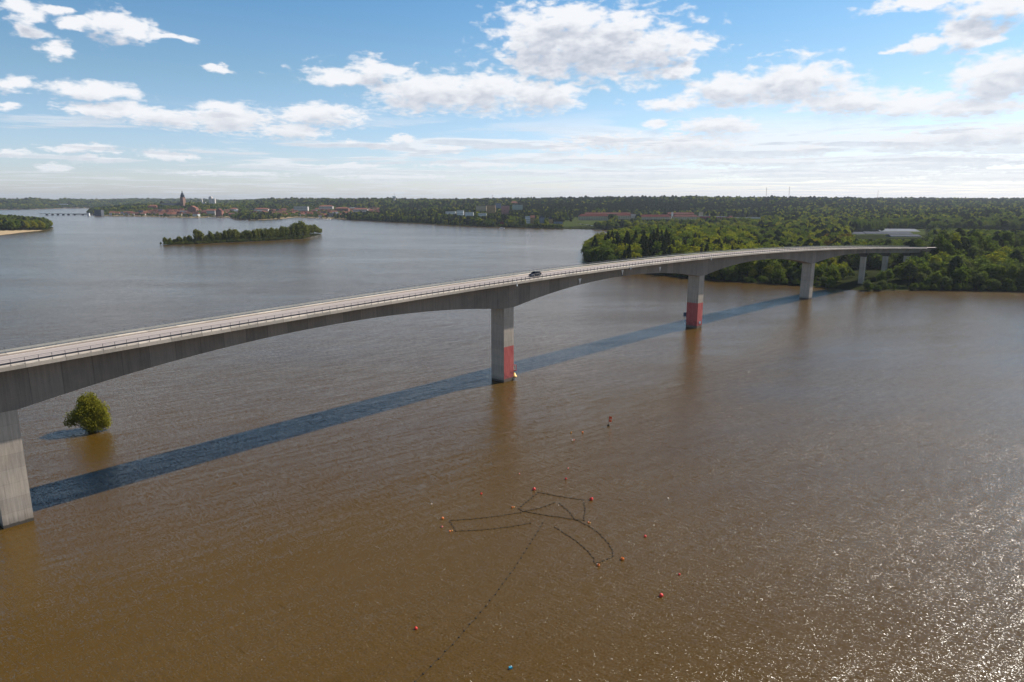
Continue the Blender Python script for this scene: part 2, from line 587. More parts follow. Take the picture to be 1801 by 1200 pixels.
def asphalt_mat():
    m, T, b = new_mat('worn_pale_asphalt')
    uv = T.node('ShaderNodeUVMap').outputs[0]      # u along, v across (m)
    S = T.sep(uv)
    f = T.noise(uv, 4.0, 4.0, 0.7)
    ln = T.noise(T.comb(T.math('MULTIPLY', S[0], 0.03), T.math('MULTIPLY', S[1], 1.6), 0.0), 1.0, 4.0, 0.6)
    c = T.mix(T.lin(ln, 0.3, 0.7, 0, 1), (0.33, 0.275, 0.25, 1), (0.40, 0.345, 0.315, 1))
    c = T.mix(T.lin(f, 0.3, 0.7, 0, 0.35), c, (0.24, 0.2, 0.18, 1))
    # brownish grit along both kerbs
    av = T.math('ABSOLUTE', S[1])
    g = T.math('MULTIPLY', T.sstep(T.math('ADD', av, T.math('MULTIPLY', T.math('SUBTRACT', f, 0.5), 0.8)), 3.7, 4.6), 0.75)
    c = T.mix(g, c, (0.20, 0.14, 0.105, 1))
    T.l.new(c, b.inputs['Base Color'])
    b.inputs['Roughness'].default_value = 0.9
    b.inputs['Specular IOR Level'].default_value = 0.2
    return m


M['asphalt'] = asphalt_mat()


def water_mat():
    m, T, b = new_mat('silty_lake_water')
    geo = T.node('ShaderNodeNewGeometry')
    P = geo.outputs['Position']
    S = T.sep(P)

    def rot(ang, s_along, s_across, w=0.0):
        ca, sa = math.cos(R(ang)), math.sin(R(ang))
        al = T.math('ADD', T.math('MULTIPLY', S[0], ca * s_along), T.math('MULTIPLY', S[1], sa * s_along))
        ac = T.math('ADD', T.math('MULTIPLY', S[0], -sa * s_across), T.math('MULTIPLY', S[1], ca * s_across))
        return T.comb(al, ac, w)
    # slopes straight from noise: every sample gets a true wave slope, near or far
    rip = T.noise(rot(-39, 0.42, 2.3), 1.0, 2.5, 0.6, 'Color', 0.15)
    mid = T.noise(rot(38, 0.07, 0.75, 3.0), 1.0, 2.0, 0.55, 'Color', 0.2)
    fine = T.noise(rot(-26, 3.2, 8.0, 7.0), 1.0, 2.0, 0.7, 'Color')
    gust = T.noise(rot(-10, 0.0022, 0.009, 1.0), 1.0, 4.0, 0.6, 'Fac', 0.6)
    gust2 = T.noise(rot(12, 0.012, 0.05, 2.0), 1.0, 4.0, 0.6, 'Fac', 0.4)
    amp = T.math('ADD', T.lin(gust, 0.32, 0.68, 0.5, 1.4), T.lin(gust2, 0.3, 0.7, -0.35, 0.35))
    h = (0.5, 0.5, 0.5)
    a = T.vec('SUBTRACT', rip, h)
    bb = T.vec('SUBTRACT', mid, h)
    c = T.vec('SUBTRACT', fine, h)
    # a few facets are much steeper than the rest: these throw the sun glints
    cl2 = T.vec('DOT_PRODUCT', c, c, out=1)
    c = T.vec('SCALE', c, scale=T.math('MULTIPLY_ADD', cl2, 29.0, 0.48))
    al2 = T.vec('DOT_PRODUCT', a, a, out=1)
    a = T.vec('SCALE', a, scale=T.math('MULTIPLY_ADD', al2, 8.0, 0.32))

    def dirn(v, ang, k_across, k_along):
        V = T.sep(v)
        ca, sa = math.cos(R(ang)), math.sin(R(ang))
        ac = T.math('MULTIPLY', V[0], k_across)
        al = T.math('MULTIPLY', V[1], k_along)
        x = T.math('ADD', T.math('MULTIPLY', ac, -sa), T.math('MULTIPLY', al, ca))
        y = T.math('ADD', T.math('MULTIPLY', ac, ca), T.math('MULTIPLY', al, sa))
        return T.comb(x, y, 0.0)
    s = T.vec('ADD', dirn(a, -39, 0.90, 0.30), T.vec('ADD', dirn(bb, 38, 0.26, 0.12), dirn(c, -26, 1.25, 1.15)))
    s = T.vec('SCALE', s, scale=amp)
    n = T.vec('NORMALIZE', T.vec('ADD', s, (0.0, 0.0, 1.0)))
    T.l.new(n, b.inputs['Normal'])
    mud = T.noise(rot(20, 0.004, 0.015, 5.0), 1.0, 4.0, 0.6)
    col = T.mix(T.lin(mud, 0.3, 0.7, 0, 1), (0.068, 0.0365, 0.0055, 1), (0.081, 0.0455, 0.0085, 1))
    T.l.new(col, b.inputs['Base Color'])
    b.inputs['Roughness'].default_value = 0.16
    b.inputs['IOR'].default_value = 1.37
    return m


M['water'] = water_mat()


def ground_mat():
    m, T, b = new_mat('shore_and_woodland_ground')
    geo = T.node('ShaderNodeNewGeometry')
    P = geo.outputs['Position']
    S = T.sep(P)
    n = T.noise(P, 0.03, 5.0, 0.6)
    n2 = T.noise(P, 0.35, 4.0, 0.6)
    at = T.node('ShaderNodeAttribute', attribute_name='grass')
    g = T.mix(T.lin(n, 0.35, 0.65, 0, 1), (0.016, 0.02, 0.008, 1), (0.028, 0.032, 0.011, 1))
    gr = T.mix(T.lin(n2, 0.3, 0.7, 0, 1), (0.040, 0.055, 0.016, 1), (0.058, 0.066, 0.022, 1))  # grass colour darkened to carry cloud shade
    c = T.mix(at.outputs['Fac'], g, gr)
    at2 = T.node('ShaderNodeAttribute', attribute_name='sand')
    c = T.mix(at2.outputs['Fac'], c, T.mix(n2, (0.30, 0.22, 0.13, 1), (0.40, 0.30, 0.19, 1)))
    wet = T.sstep(T.math('ADD', S[2], T.math('MULTIPLY', T.math('SUBTRACT', n2, 0.5), 0.3)), 0.45, 0.2)
    c = T.mix(wet, c, (0.05, 0.04, 0.025, 1))
    T.l.new(c, b.inputs['Base Color'])
    b.inputs['Roughness'].default_value = 1.0
    b.inputs['Specular IOR Level'].default_value = 0.0
    return m


M['ground'] = ground_mat()

# ------------------------------------------------------------------ water sheet
wm = MB()
WR = 16000.0
ring = [(WR * math.cos(2 * math.pi * k / 48), WR * math.sin(2 * math.pi * k / 48), 0.0) for k in range(48)]
wm.v = ring
wm.f = [list(range(48))]
water = wm.build('water', M['water'])
tag(water, 'brown silty lake water with small wind ripples', None, None, 'structure')

# ------------------------------------------------------------------ bridge line
_ks = [-400, -131, -60, 65, 190, 290, 420, 600, 900]
_kh = [48.9, 48.9, 48.6, 47.3, 46.0, 43.0, 38.5, 33.0, 26.0]
_ss = np.arange(-400, 900, 1.0)
_th = np.radians(np.interp(_ss, _ks, _kh))
_xy = np.stack([np.cumsum(np.cos(_th)), np.cumsum(np.sin(_th))], 1)
_xy -= _xy[400]
_xy += np.array([-3.0, 210.0])


def cl(s, o=0.0):
    x = float(np.interp(s, _ss, _xy[:, 0]))
    y = float(np.interp(s, _ss, _xy[:, 1]))
    t = float(np.interp(s, _ss, _th))
    return (x + o * math.sin(t), y - o * math.cos(t))


def heading(s):
    return float(np.interp(s, _ss, _th))


DECK_HALF = 6.2
BOX_HALF = 2.7
_edge_px = [(0, 655), (200, 618), (400, 585), (600, 550.5), (780, 520), (884, 503), (1080, 475), (1213, 460), (1435, 440.5), (1500, 438.8), (1560, 438.3), (1630, 438)]
_es, _ez = [], []
_S = np.arange(-250, 700, 0.25)
for q in _edge_px:
    r = ray(*q)
    X = np.interp(_S, _ss, _xy[:, 0]) + DECK_HALF * np.sin(np.interp(_S, _ss, _th))
    Y = np.interp(_S, _ss, _xy[:, 1]) - DECK_HALF * np.cos(np.interp(_S, _ss, _th))
    i = int(np.argmin(np.abs(X / Y - r[0] / r[1])))
    _es.append(float(_S[i]))
    _ez.append(CAM_H + r[2] * float(Y[i]) / r[1])
_poly = np.polyfit(_es, _ez, 4)


def zE(s):
    """height of the lower edge of the deck's edge beam"""
    s = max(-215, s)
    if s > 425:
        return float(np.polyval(_poly, 425)) - (s - 425) * 0.035
    return float(np.polyval(_poly, s))


PIER_S = [-260.0, -129.6, 0.0, 125.0, 252.0]
P4S, P5S, P6S = 333.0, 369.0, 405.0
DECK0, DECK1 = -215.0, 424.0


def depth(s):
    if s > 330:
        return 2.9
    if s > 252:
        t = max(0.0, 1 - (s - 252) / 68.0)
        return 2.9 + 4.8 * t ** 2
    for a, b_ in zip(PIER_S, PIER_S[1:]):
        if a <= s <= b_:
            t = (s - (a + b_) / 2) / ((b_ - a) / 2)
            t = abs(t)
            t = min(1.0, t / 0.97)
            return 3.3 + 4.5 * t ** 2.1
    return 3.3


def sweep(name, ring_fn, s_list, mat, parent, closed=True, caps=True, cls=MB):
    """ring_fn(s) -> list of (offset, z); sweeps along the bridge line, UV u = s, v = z (or offset on flat faces)"""
    vs, fs, uvs = [], [], []
    rings = [ring_fn(s) for s in s_list]
    n = len(rings[0])
    for s, rg in zip(s_list, rings):
        for (o, z) in rg:
            x, y = cl(s, o)
            vs.append((x, y, z))
    rngn = range(n) if closed else range(n - 1)
    for i in range(len(s_list) - 1):
        for k in rngn:
            k2 = (k + 1) % n
            fs.append([i * n + k, i * n + k2, (i + 1) * n + k2, (i + 1) * n + k])
            flat = abs(rings[i][k][0] - rings[i][k2][0]) > abs(rings[i][k][1] - rings[i][k2][1])
            c = 0 if flat else 1
            uvs += [(s_list[i], rings[i][k][c]), (s_list[i], rings[i][k2][c]), (s_list[i + 1], rings[i + 1][k2][c]), (s_list[i + 1], rings[i + 1][k][c])]
    if caps and closed:
        fs.append(list(range(n)))
        uvs += [(p[0], p[1]) for p in rings[0]]
        L = (len(s_list) - 1) * n
        fs.append([L + k for k in reversed(range(n))])
        uvs += [(p[0], p[1]) for p in reversed(rings[-1])]
    me = bpy.data.meshes.new(name)
    me.from_pydata(vs, [], fs)
    me.materials.append(mat)
    ul = me.uv_layers.new(name='UVMap')
    ul.data.foreach_set('uv', np.array(uvs, dtype=np.float32).ravel())
    return link(name, me, parent)


bridge = thing('road_bridge', 'long concrete girder road bridge arching on tall piers over the brown lake', 'bridge', (0, 0, 0))
S_ALL = [float(s) for s in np.arange(DECK0, DECK1 + 0.1, 2.0)]
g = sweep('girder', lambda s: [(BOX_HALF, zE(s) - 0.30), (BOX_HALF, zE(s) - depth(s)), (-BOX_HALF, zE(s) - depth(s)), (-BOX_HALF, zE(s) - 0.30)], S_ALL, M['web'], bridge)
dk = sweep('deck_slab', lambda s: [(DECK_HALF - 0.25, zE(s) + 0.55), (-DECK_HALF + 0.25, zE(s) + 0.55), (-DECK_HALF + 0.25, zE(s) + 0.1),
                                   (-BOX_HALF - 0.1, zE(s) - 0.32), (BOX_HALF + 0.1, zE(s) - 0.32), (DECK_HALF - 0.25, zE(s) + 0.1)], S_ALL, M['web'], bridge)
for sg in (1, -1):
    sweep('edge_beam', lambda s: [(sg * (DECK_HALF - 0.25), zE(s) + 0.72), (sg * DECK_HALF, zE(s) + 0.68), (sg * DECK_HALF, zE(s)), (sg * (DECK_HALF - 0.25), zE(s) - 0.02)], S_ALL, M['edge'], bridge)
    sweep('kerb_strip', lambda s: [(sg * 4.75, zE(s) + 0.552), (sg * 4.75, zE(s) + 0.70), (sg * (DECK_HALF - 0.252), zE(s) + 0.71), (sg * (DECK_HALF - 0.252), zE(s) + 0.552)], S_ALL, M['edge'], bridge)
sweep('road_surface', lambda s: [(4.745, zE(s) + 0.556), (-4.745, zE(s) + 0.556)], S_ALL, M['asphalt'], bridge, closed=False)
M['marking'] = simple_mat('worn_white_road_marking', (0.58, 0.56, 0.54), 0.8)
for o_ in (3.55, -3.55):
    sweep('lane_line', lambda s: [(o_ + 0.07, zE(s) + 0.562), (o_ - 0.07, zE(s) + 0.562)], S_ALL, M['marking'], bridge, closed=False)

# railings: guard rail beam, rails and posts
RAIL_O = DECK_HALF - 0.14


def box_ring(o0, o1, z0, z1):
    return lambda s: [(o0, zE(s) + z0), (o1, zE(s) + z0), (o1, zE(s) + z1), (o0, zE(s) + z1)]


rails = {}
for sg, nm in ((1, 'near'), (-1, 'far')):
    rl = thing('railing', None, None)
    rl.parent = bridge
    rails[sg] = rl
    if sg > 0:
        sweep('guard_rail_beam', box_ring(sg * (RAIL_O - 0.14), sg * (RAIL_O - 0.07), 1.00, 1.29), S_ALL, M['steel_dark'], rl)  # near beam darkened: its unlit side is put into the colour
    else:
        sweep('guard_rail_beam', box_ring(sg * (RAIL_O - 0.14), sg * (RAIL_O - 0.07), 1.00, 1.34), S_ALL, M['rail'], rl)  # far beam paler: its sunlit look is put into the colour
    sweep('top_rail', box_ring(sg * (RAIL_O - 0.03), sg * (RAIL_O + 0.03), 1.80, 1.86), S_ALL, M['steel'], rl)
    sweep('middle_rail', box_ring(sg * (RAIL_O - 0.02), sg * (RAIL_O + 0.02), 1.58, 1.615), S_ALL, M['steel'], rl)
post_me = MB().box((0, 0, 0.56), (0.06, 0.07, 1.15)).box((0, 0, -0.005), (0.2, 0.18, 0.04)).mesh('post', M['steel_dark'])
near_posts = []
for sg in (1, -1):
    for s in np.arange(DECK0 + 1, DECK1, 2.0):
        x, y = cl(s, sg * RAIL_O)
        near_posts.append((math.hypot(x, y) + (0 if x > -95 else 5000), sg, float(s)))
near_posts.sort()
cnt = {1: 0, -1: 0}
rest = MB()
for d_, sg, s in near_posts:
    x, y = cl(s, sg * RAIL_O)
    z = zE(s) + 0.70
    if cnt[1] + cnt[-1] < 100:
        cnt[sg] += 1
        link('post', post_me, rails[sg], (x, y, z), heading(s))
    else:
        rest.box((x, y, z + 0.56), (0.09, 0.10, 1.15), heading(s))
far_posts = rest.build('posts', M['steel_dark'], bridge)
far_posts['kind'] = 'stuff'


def pier_mesh(name, s, w_al, w_ac, z0, z1, mat, taper=0.0):
    x, y = cl(s)
    me_v, me_f, uv = [], [], []
    hv = [(-.5, -.5), (.5, -.5), (.5, .5), (-.5, .5)]
    nz_ = 10
    for i in range(nz_ + 1):
        z = z0 + (z1 - z0) * i / nz_
        for a, c in hv:
            me_v.append((a * w_al, c * w_ac, z))
    per = [w_al, w_ac, w_al, w_ac]
    cum = [0, w_al, w_al + w_ac, 2 * w_al + w_ac]
    for i in range(nz_):
        for k in range(4):
            k2 = (k + 1) % 4
            me_f.append([i * 4 + k, i * 4 + k2, (i + 1) * 4 + k2, (i + 1) * 4 + k])
            za, zb = z0 + (z1 - z0) * i / nz_, z0 + (z1 - z0) * (i + 1) / nz_
            off = s * 3.7
            uv += [(off + cum[k], za), (off + cum[k] + per[k], za), (off + cum[k] + per[k], zb), (off + cum[k], zb)]
    me_f.append([nz_ * 4 + k for k in range(4)])
    uv += [(0, 50)] * 4
    me = bpy.data.meshes.new(name)
    me.from_pydata(me_v, [], me_f)
    me.materials.append(mat)
    ul = me.uv_layers.new(name='UVMap')
    ul.data.foreach_set('uv', np.array(uv, dtype=np.float32).ravel())
    return me


def panel(name, parent, corners, uvs, mat):
    me = bpy.data.meshes.new(name)
    me.from_pydata(corners, [], [(0, 1, 2, 3)])
    me.materials.append(mat)
    ul = me.uv_layers.new(name='UVMap')
    ul.data.foreach_set('uv', np.array(uvs, dtype=np.float32).ravel())
    return link(name, me, parent)


PL, PW = 4.5, 2 * BOX_HALF
for i, s in enumerate(PIER_S[1:]):
    x, y = cl(s)
    rz = heading(s)
    zt = zE(s) - depth(s) + 0.15
    p_ = link('pier', pier_mesh('pier', s, PL, PW + 0.012, -6.0, zt, M['pier']), bridge, (x, y, 0), rz)
    # diaphragm: the pier carries on up the web as a slightly proud panel
    sweep('pier_head', lambda q: [(BOX_HALF + 0.02, zE(q) - 0.36), (BOX_HALF + 0.02, zE(s) - depth(s) + 0.16), (BOX_HALF - 0.1, zE(s) - depth(s) + 0.16), (BOX_HALF - 0.1, zE(q) - 0.36)],
          [s - PL / 2, s, s + PL / 2], M['web'], bridge)
    red_top = 11.3
    if i in (1, 2):
        e = 0.015
        h = PW / 2 + 0.006 + e
        a = PL / 2
        faces = [('y', -h)]
        panel('painted_panel', p_, [(-a, -h, 0.05), (a, -h, 0.05), (a, -h, red_top), (-a, -h, red_top)], [(0, .05), (PL, .05), (PL, red_top), (0, red_top)], M['paint'])
        if i == 2:
            a2 = PL / 2 + e
            panel('painted_panel', p_, [(-a2, h, 0.05), (-a2, -h, 0.05), (-a2, -h, red_top), (-a2, h, red_top)], [(9, .05), (9 + PW, .05), (9 + PW, red_top), (9, red_top)], M['paint'])

# approach piers with hammer heads
for s in (P4S, P5S, P6S):
    x, y = cl(s)
    rz = heading(s)
    zt = zE(s) - 2.9
    p_ = link('pier', pier_mesh('pier', s, 2.4, 3.0, -3.0, zt - 2.4, M['pier']), bridge, (x, y, 0), rz)
    m_ = MB()
    m_.prism([(-1.5, zt - 2.4), (1.5, zt - 2.4), (1.7, zt - 1.9), (3.0, zt - 0.8), (3.0, zt - 0.12), (-3.0, zt - 0.12), (-3.0, zt - 0.8), (-1.7, zt - 1.9)], -1.21, 1.21, axis='x')
    m_.build('pier_head', M['pier'], p_)
    for o_ in (-1.9, 1.9):
        MB().box((0, o_, zt - 0.06), (0.7, 0.7, 0.14)).build('bearing', M['steel_dark'], p_)
x, y = cl(DECK1)
ab = MB().box((0, 0, -6), (6, 12.2, 12.0)).box((2, 6.2, -5), (10, 0.5, 11.0)).box((2, -6.2, -5), (10, 0.5, 11.0)).build('abutment', M['pier'], bridge)
ab.location = (x, y, zE(DECK1) - 1.0)
ab.rotation_euler = (0, 0, heading(DECK1))

# expansion joints: a dark gap and bracket in the girder at mid-span and at the first land pier
for s in (62.0, 329.0):
    sweep('expansion_joint', lambda q: [(BOX_HALF + 0.012, zE(q) - 0.33), (BOX_HALF + 0.012, zE(q) - depth(q) + 0.02), (BOX_HALF - 0.05, zE(q) - depth(q) + 0.02), (BOX_HALF - 0.05, zE(q) - 0.33)],
          [s, s + 0.9], M['steel_dark'], bridge)
    x, y = cl(s + 0.3, DECK_HALF + 0.1)
    MB().box((x, y, zE(s) - 0.1), (1.3, 0.5, 0.7), heading(s)).build('joint_bracket', M['steel'], bridge)

# navigation marks hung on the girder side
def hang_mark(px, py, label, big=True):
    r = ray(px, py)
    X = np.interp(_S, _ss, _xy[:, 0]) + BOX_HALF * np.sin(np.interp(_S, _ss, _th))
    Y = np.interp(_S, _ss, _xy[:, 1]) - BOX_HALF * np.cos(np.interp(_S, _ss, _th))
    i = int(np.argmin(np.abs(X / Y - r[0] / r[1])))
    s = float(_S[i])
    z = CAM_H + r[2] * float(Y[i]) / r[1]
    x, y = cl(s, BOX_HALF + 0.14)
    t = thing('navigation_mark', label, 'navigation mark', (x, y, z), heading(s), 'white wedge marks on the bridge girder')
    MB().prism([(-0.75, 0.75), (0.75, 0.75), (0.18, -0.6), (0.18, -1.0), (-0.18, -1.0), (-0.18, -0.6)], -0.06, 0.06).build('board', M['white'], t)
    MB().box((0, 0.09, 0.3), (0.12, 0.08, 0.6)).build('bracket', M['steel'], t)
    return t


hang_mark(1019.5, 494, 'white wedge-shaped navigation mark on the girder right of the car, left of the expansion joint')
hang_mark(1094, 478.5, 'white wedge-shaped navigation mark right beside the dark expansion joint')
hang_mark(1160.5, 473, 'white wedge-shaped navigation mark on the girder left of the fully red pier')


def edge_lamp(px, py, label):
    r = ray(px, py)
    o_ = DECK_HALF + 0.9
    X = np.interp(_S, _ss, _xy[:, 0]) + o_ * np.sin(np.interp(_S, _ss, _th))
    Y = np.interp(_S, _ss, _xy[:, 1]) - o_ * np.cos(np.interp(_S, _ss, _th))
    i = int(np.argmin(np.abs(X / Y - r[0] / r[1])))
    s = float(_S[i])
    x, y = cl(s, DECK_HALF)
    t = thing('navigation_lamp', label, 'lamp', (x, y, zE(s) + 0.5), heading(s), 'navigation lamps on arms at the bridge edge')
    MB().tube([(0, 0, 0.9), (0, -0.2, 0.95), (0, -0.8, 0.2), (0, -0.95, -0.5)], 0.05, 6).build('arm', M['white'], t)
    MB().lathe([(0.05, 0.1), (0.2, 0), (0.24, -0.3), (0.2, -0.45), (0.05, -0.5)], (0, -0.95, -0.55), 10).build('lamp_body', M['white'], t, True)


edge_lamp(909, 501, 'small white lamp on a curved arm over the bridge edge left of the car')
edge_lamp(1251, 455, 'small white lamp at the bridge edge above the fully red pier')


def pier_sign(s, along, across, z, rzoff, label, front):
    x, y = cl(s)
    h = heading(s)
    ux, uy = math.cos(h), math.sin(h)
    nx, ny = math.sin(h), -math.cos(h)
    t = thing('waterway_sign', label, 'sign', (x + ux * along + nx * across, y + uy * along + ny * across, z), h + rzoff)
    if front:
        MB().prism([(-0.85, 0), (0.85, 0), (0.85, 2.0), (-0.85, 2.0)], -0.03, 0.03).build('board', M['white'], t)
        b_ = MB()
        b_.box((0, -0.045, 0.12), (1.7, 0.03, 0.24)).box((0, -0.045, 1.88), (1.7, 0.03, 0.24))
        b_.box((-0.74, -0.045, 1.0), (0.22, 0.03, 1.52)).box((0.74, -0.045, 1.0), (0.22, 0.03, 1.52))
        b_.build('red_border', M['signred'], t)
        a_ = MB()
        a_.box((0.0, -0.045, 1.5), (0.75, 0.028, 0.17)).box((0.33, -0.0455, 1.0), (0.17, 0.028, 0.86)).box((-0.33, -0.0455, 1.25), (0.14, 0.028, 0.36))
        a_.build('dark_symbol', M['signblue'], t)
    else:
        MB().prism([(-0.75, 0), (0.75, 0), (0.75, 1.9), (-0.75, 1.9)], -0.03, 0.03).build('board', M['signblue'], t)
        MB().box((0, -0.05, 0.95), (0.1, 0.06, 1.8)).build('bracket', M['steel'], t)
    MB().tube([(0, 0, -0.1), (0, 0, -0.9)], 0.06, 6).tube([(0, 0, -0.5), (-1.0 if front else 1.0, 0.1, -0.6)], 0.05, 6).build('support', M['steel_dark'], t)
    return t


# near side pier in mid picture: framed sign and yellow floodlight on its far end face
pier_sign(0.0, PL / 2 + 1.0, 1.9, 2.7, R(-58), 'white waterway sign board with red border and dark symbol on the middle pier', True)
x, y = cl(0.0 + PL / 2 + 0.9, 2.1)
t = thing('floodlight', 'yellow cone-shaped floodlight below the red-bordered sign on the middle pier', 'floodlight', (x, y, 1.2), heading(0))
MB().lathe([(0.18, 0.0), (0.3, 0.15), (0.75, 1.5), (0.78, 1.55)], (0, 0, -0.1), 12, 'z').build('shade', M['lamp_yellow'], t, True)
t.children[0].rotation_euler = (R(155), R(15), 0)
t.children[0].location = (0, 0, 0.9)
MB().tube([(-1.2, 0.2, 1.1), (-0.2, 0, 1.0), (0.1, 0, 0.2), (0.1, 0, -1.2)], 0.06, 6).build('arm', M['steel_dark'], t)
# next pier: sign seen from behind on its left edge, with a lamp, and a small plate on the sunny side
s = 125.0
pier_sign(s, -PL / 2 + 0.4, -PW / 2 - 0.9, 4.6, R(-60), 'dark back of a waterway sign at the left edge of the fully red pier', False)
x, y = cl(s - PL / 2, -PW / 2 - 0.9)
t = thing('floodlight', 'pale cone-shaped lamp low at the left edge of the fully red pier', 'floodlight', (x, y, 1.6), heading(s))
MB().lathe([(0.15, 0.0), (0.25, 0.15), (0.62, 1.4), (0.65, 1.45)], (0, 0, 0), 12, 'z').build('shade', M['white'], t, True)
t.children[0].rotation_euler = (R(150), R(-20), 0)
t.children[0].location = (0, 0, 1.4)
MB().tube([(0.3, -0.9, 1.3), (0, 0, 1.2), (-0.2, 0, 3.0)], 0.06, 6).build('arm', M['steel'], t)
x, y = cl(s + 0.2, PW / 2 + 0.1)
t = thing('pier_plate', 'small blue-grey plate on the sunlit side of the fully red pier', 'sign', (x, y, 2.4), heading(s))
MB().box((0, 0, 0), (1.5, 0.06, 1.2)).build('plate', M['bluegrey'], t)
MB().box((0, -0.045, 0), (1.2, 0.03, 0.9)).build('plate_face', simple_mat('pale_blue_sheet', (0.32, 0.42, 0.5), 0.5), t)

# ------------------------------------------------------------------ the car
def build_car(s, off):
    x, y = cl(s, off)
    # local +x is the car's front; it drives towards the left of the picture
    t = thing('car', 'dark blue estate car driving left across the bridge deck', 'car', (x, y, zE(s) + 0.56), heading(s) + math.pi)
    sl = (zE(s + 2) - zE(s - 2)) / 4
    t.rotation_euler = (0, math.atan(sl), heading(s) + math.pi)
    bd = bmesh.new()

    def loft(sections):
        rows = []
        for (px_, pts) in sections:
            rows.append([bd.verts.new((px_, yy, zz)) for (yy, zz) in pts])
        for a, b_ in zip(rows, rows[1:]):
            for k in range(len(a)):
                k2 = (k + 1) % len(a)
                bd.faces.new((a[k], a[k2], b_[k2], b_[k]))
        bd.faces.new(rows[0])
        bd.faces.new(list(reversed(rows[-1])))

    def sec(w, zb, zt, r=0.12):
        return [(-w + r, zb), (w - r, zb), (w, zb + r), (w, zt - r * 1.4), (w - r * 1.3, zt), (-w + r * 1.3, zt), (-w, zt - r * 1.4), (-w, zb + r)]
    loft([(-2.36, sec(0.72, 0.42, 0.86)), (-2.28, sec(0.86, 0.30, 0.98)), (-1.6, sec(0.93, 0.24, 1.06)), (-0.6, sec(0.94, 0.22, 1.02)), (0.6, sec(0.94, 0.22, 0.99)),
          (1.2, sec(0.93, 0.24, 0.95)), (1.9, sec(0.90, 0.26, 0.84)), (2.25, sec(0.82, 0.30, 0.74)), (2.36, sec(0.66, 0.36, 0.64))])
    me = bpy.data.meshes.new('body')
    bmesh.ops.recalc_face_normals(bd, faces=bd.faces)
    bd.to_mesh(me)
    bd.free()
    me.materials.append(M['carpaint'])
    body = link('body', me, t)
    # glasshouse and roof
    gb = bmesh.new()
    prof = [(-2.15, 0.98, 0.80), (-1.75, 1.42, 0.68), (-0.2, 1.50, 0.68), (0.45, 1.44, 0.66), (1.15, 0.95, 0.78)]
    top = [gb.verts.new((a, sg_ * w_, z_)) for sg_ in (1, -1) for (a, z_, w_) in prof]
    low = [gb.verts.new((a, sg_ * 0.86, 0.93)) for sg_ in (1, -1) for (a, z_, w_) in prof]
    n = 5
    for k in range(n - 1):
        gb.faces.new((top[k], top[k + 1], top[n + k + 1], top[n + k]))
        gb.faces.new((low[k], low[k + 1], top[k + 1], top[k]))
        gb.faces.new((top[n + k], top[n + k + 1], low[n + k + 1], low[n + k]))
    gb.faces.new((low[0], top[0], top[n], low[n]))
    gb.faces.new((top[n - 1], low[n - 1], low[2 * n - 1], top[2 * n - 1]))
    bmesh.ops.recalc_face_normals(gb, faces=gb.faces)
    me = bpy.data.meshes.new('windows')
    gb.to_mesh(me)
    gb.free()
    me.materials.append(M['carglass'])
    link('windows', me, t)
    rf = MB()
    rf.prism([(-1.80, 1.42), (-0.2, 1.505), (0.47, 1.45), (0.47, 1.475), (-0.2, 1.535), (-1.85, 1.45)], -0.69, 0.69).build('roof', M['carpaint'], t)
    pl_ = MB()
    for sg_ in (1, -1):
        for (a, b2) in ((-1.05, -1.0), (0.0, 0.05)):
            MB().prism([(a, 0.95), (a + 0.09, 0.95), (b2 + 0.09, 1.47), (b2, 1.47)], sg_ * 0.80 - 0.02, sg_ * 0.80 + 0.02).build('pillar', M['carpaint'], t)
    for wx in (-1.42, 1.42):
        for sg_ in (1, -1):
            w_ = MB().lathe([(0.2, -0.11), (0.33, -0.11), (0.345, -0.06), (0.345, 0.06), (0.33, 0.11), (0.2, 0.11)], (0, 0, 0), 18, 'y').build('wheel', M['tyre'], t, False)
            w_.location = (wx, sg_ * 0.84, 0.345)
            MB().lathe([(0.02, -0.122), (0.21, -0.118), (0.21, 0.118), (0.02, 0.122)], (0, 0, 0), 12, 'y').build('rim', M['chrome'], w_)
    for sg_ in (1, -1):
        MB().box((2.22, sg_ * 0.66, 0.66), (0.22, 0.30, 0.13)).build('headlight', M['headlamp'], t)
        MB().box((-2.28, sg_ * 0.74, 0.84), (0.12, 0.22, 0.22)).build('tail_light', M['tail'], t)
        MB().box((0.72, sg_ * 1.0, 1.02), (0.14, 0.2, 0.13)).build('wing_mirror', M['carpaint'], t)
    MB().box((2.34, 0, 0.48), (0.06, 0.95, 0.16)).build('grille', M['steel_dark'], t)


r = ray(941, 486)
Xc = np.interp(_S, _ss, _xy[:, 0]) + 0.0 * np.sin(np.interp(_S, _ss, _th))
Yc = np.interp(_S, _ss, _xy[:, 1])
_i = int(np.argmin(np.abs((Xc) / Yc - r[0] / r[1])))
CAR_S = float(_S[_i])
# across position from the height of the wheels in the picture
best = None
for off in np.arange(-4, 4, 0.1):
    Xo = np.interp(_S, _ss, _xy[:, 0]) + off * np.sin(np.interp(_S, _ss, _th))
    Yo = np.interp(_S, _ss, _xy[:, 1]) - off * np.cos(np.interp(_S, _ss, _th))
    i = int(np.argmin(np.abs(Xo / Yo - r[0] / r[1])))
    z = CAM_H + r[2] * float(Yo[i]) / r[1]
    e = abs(z - (zE(float(_S[i])) + 0.56))
    if best is None or e < best[0]:
        best = (e, float(_S[i]), float(off))
print('car', best)
build_car(best[1], best[2])

exec_marker = 'bridge done'

# ------------------------------------------------------------------ terrain
def poly_px(pts):
    return [gp(*q)[:2] for q in pts]


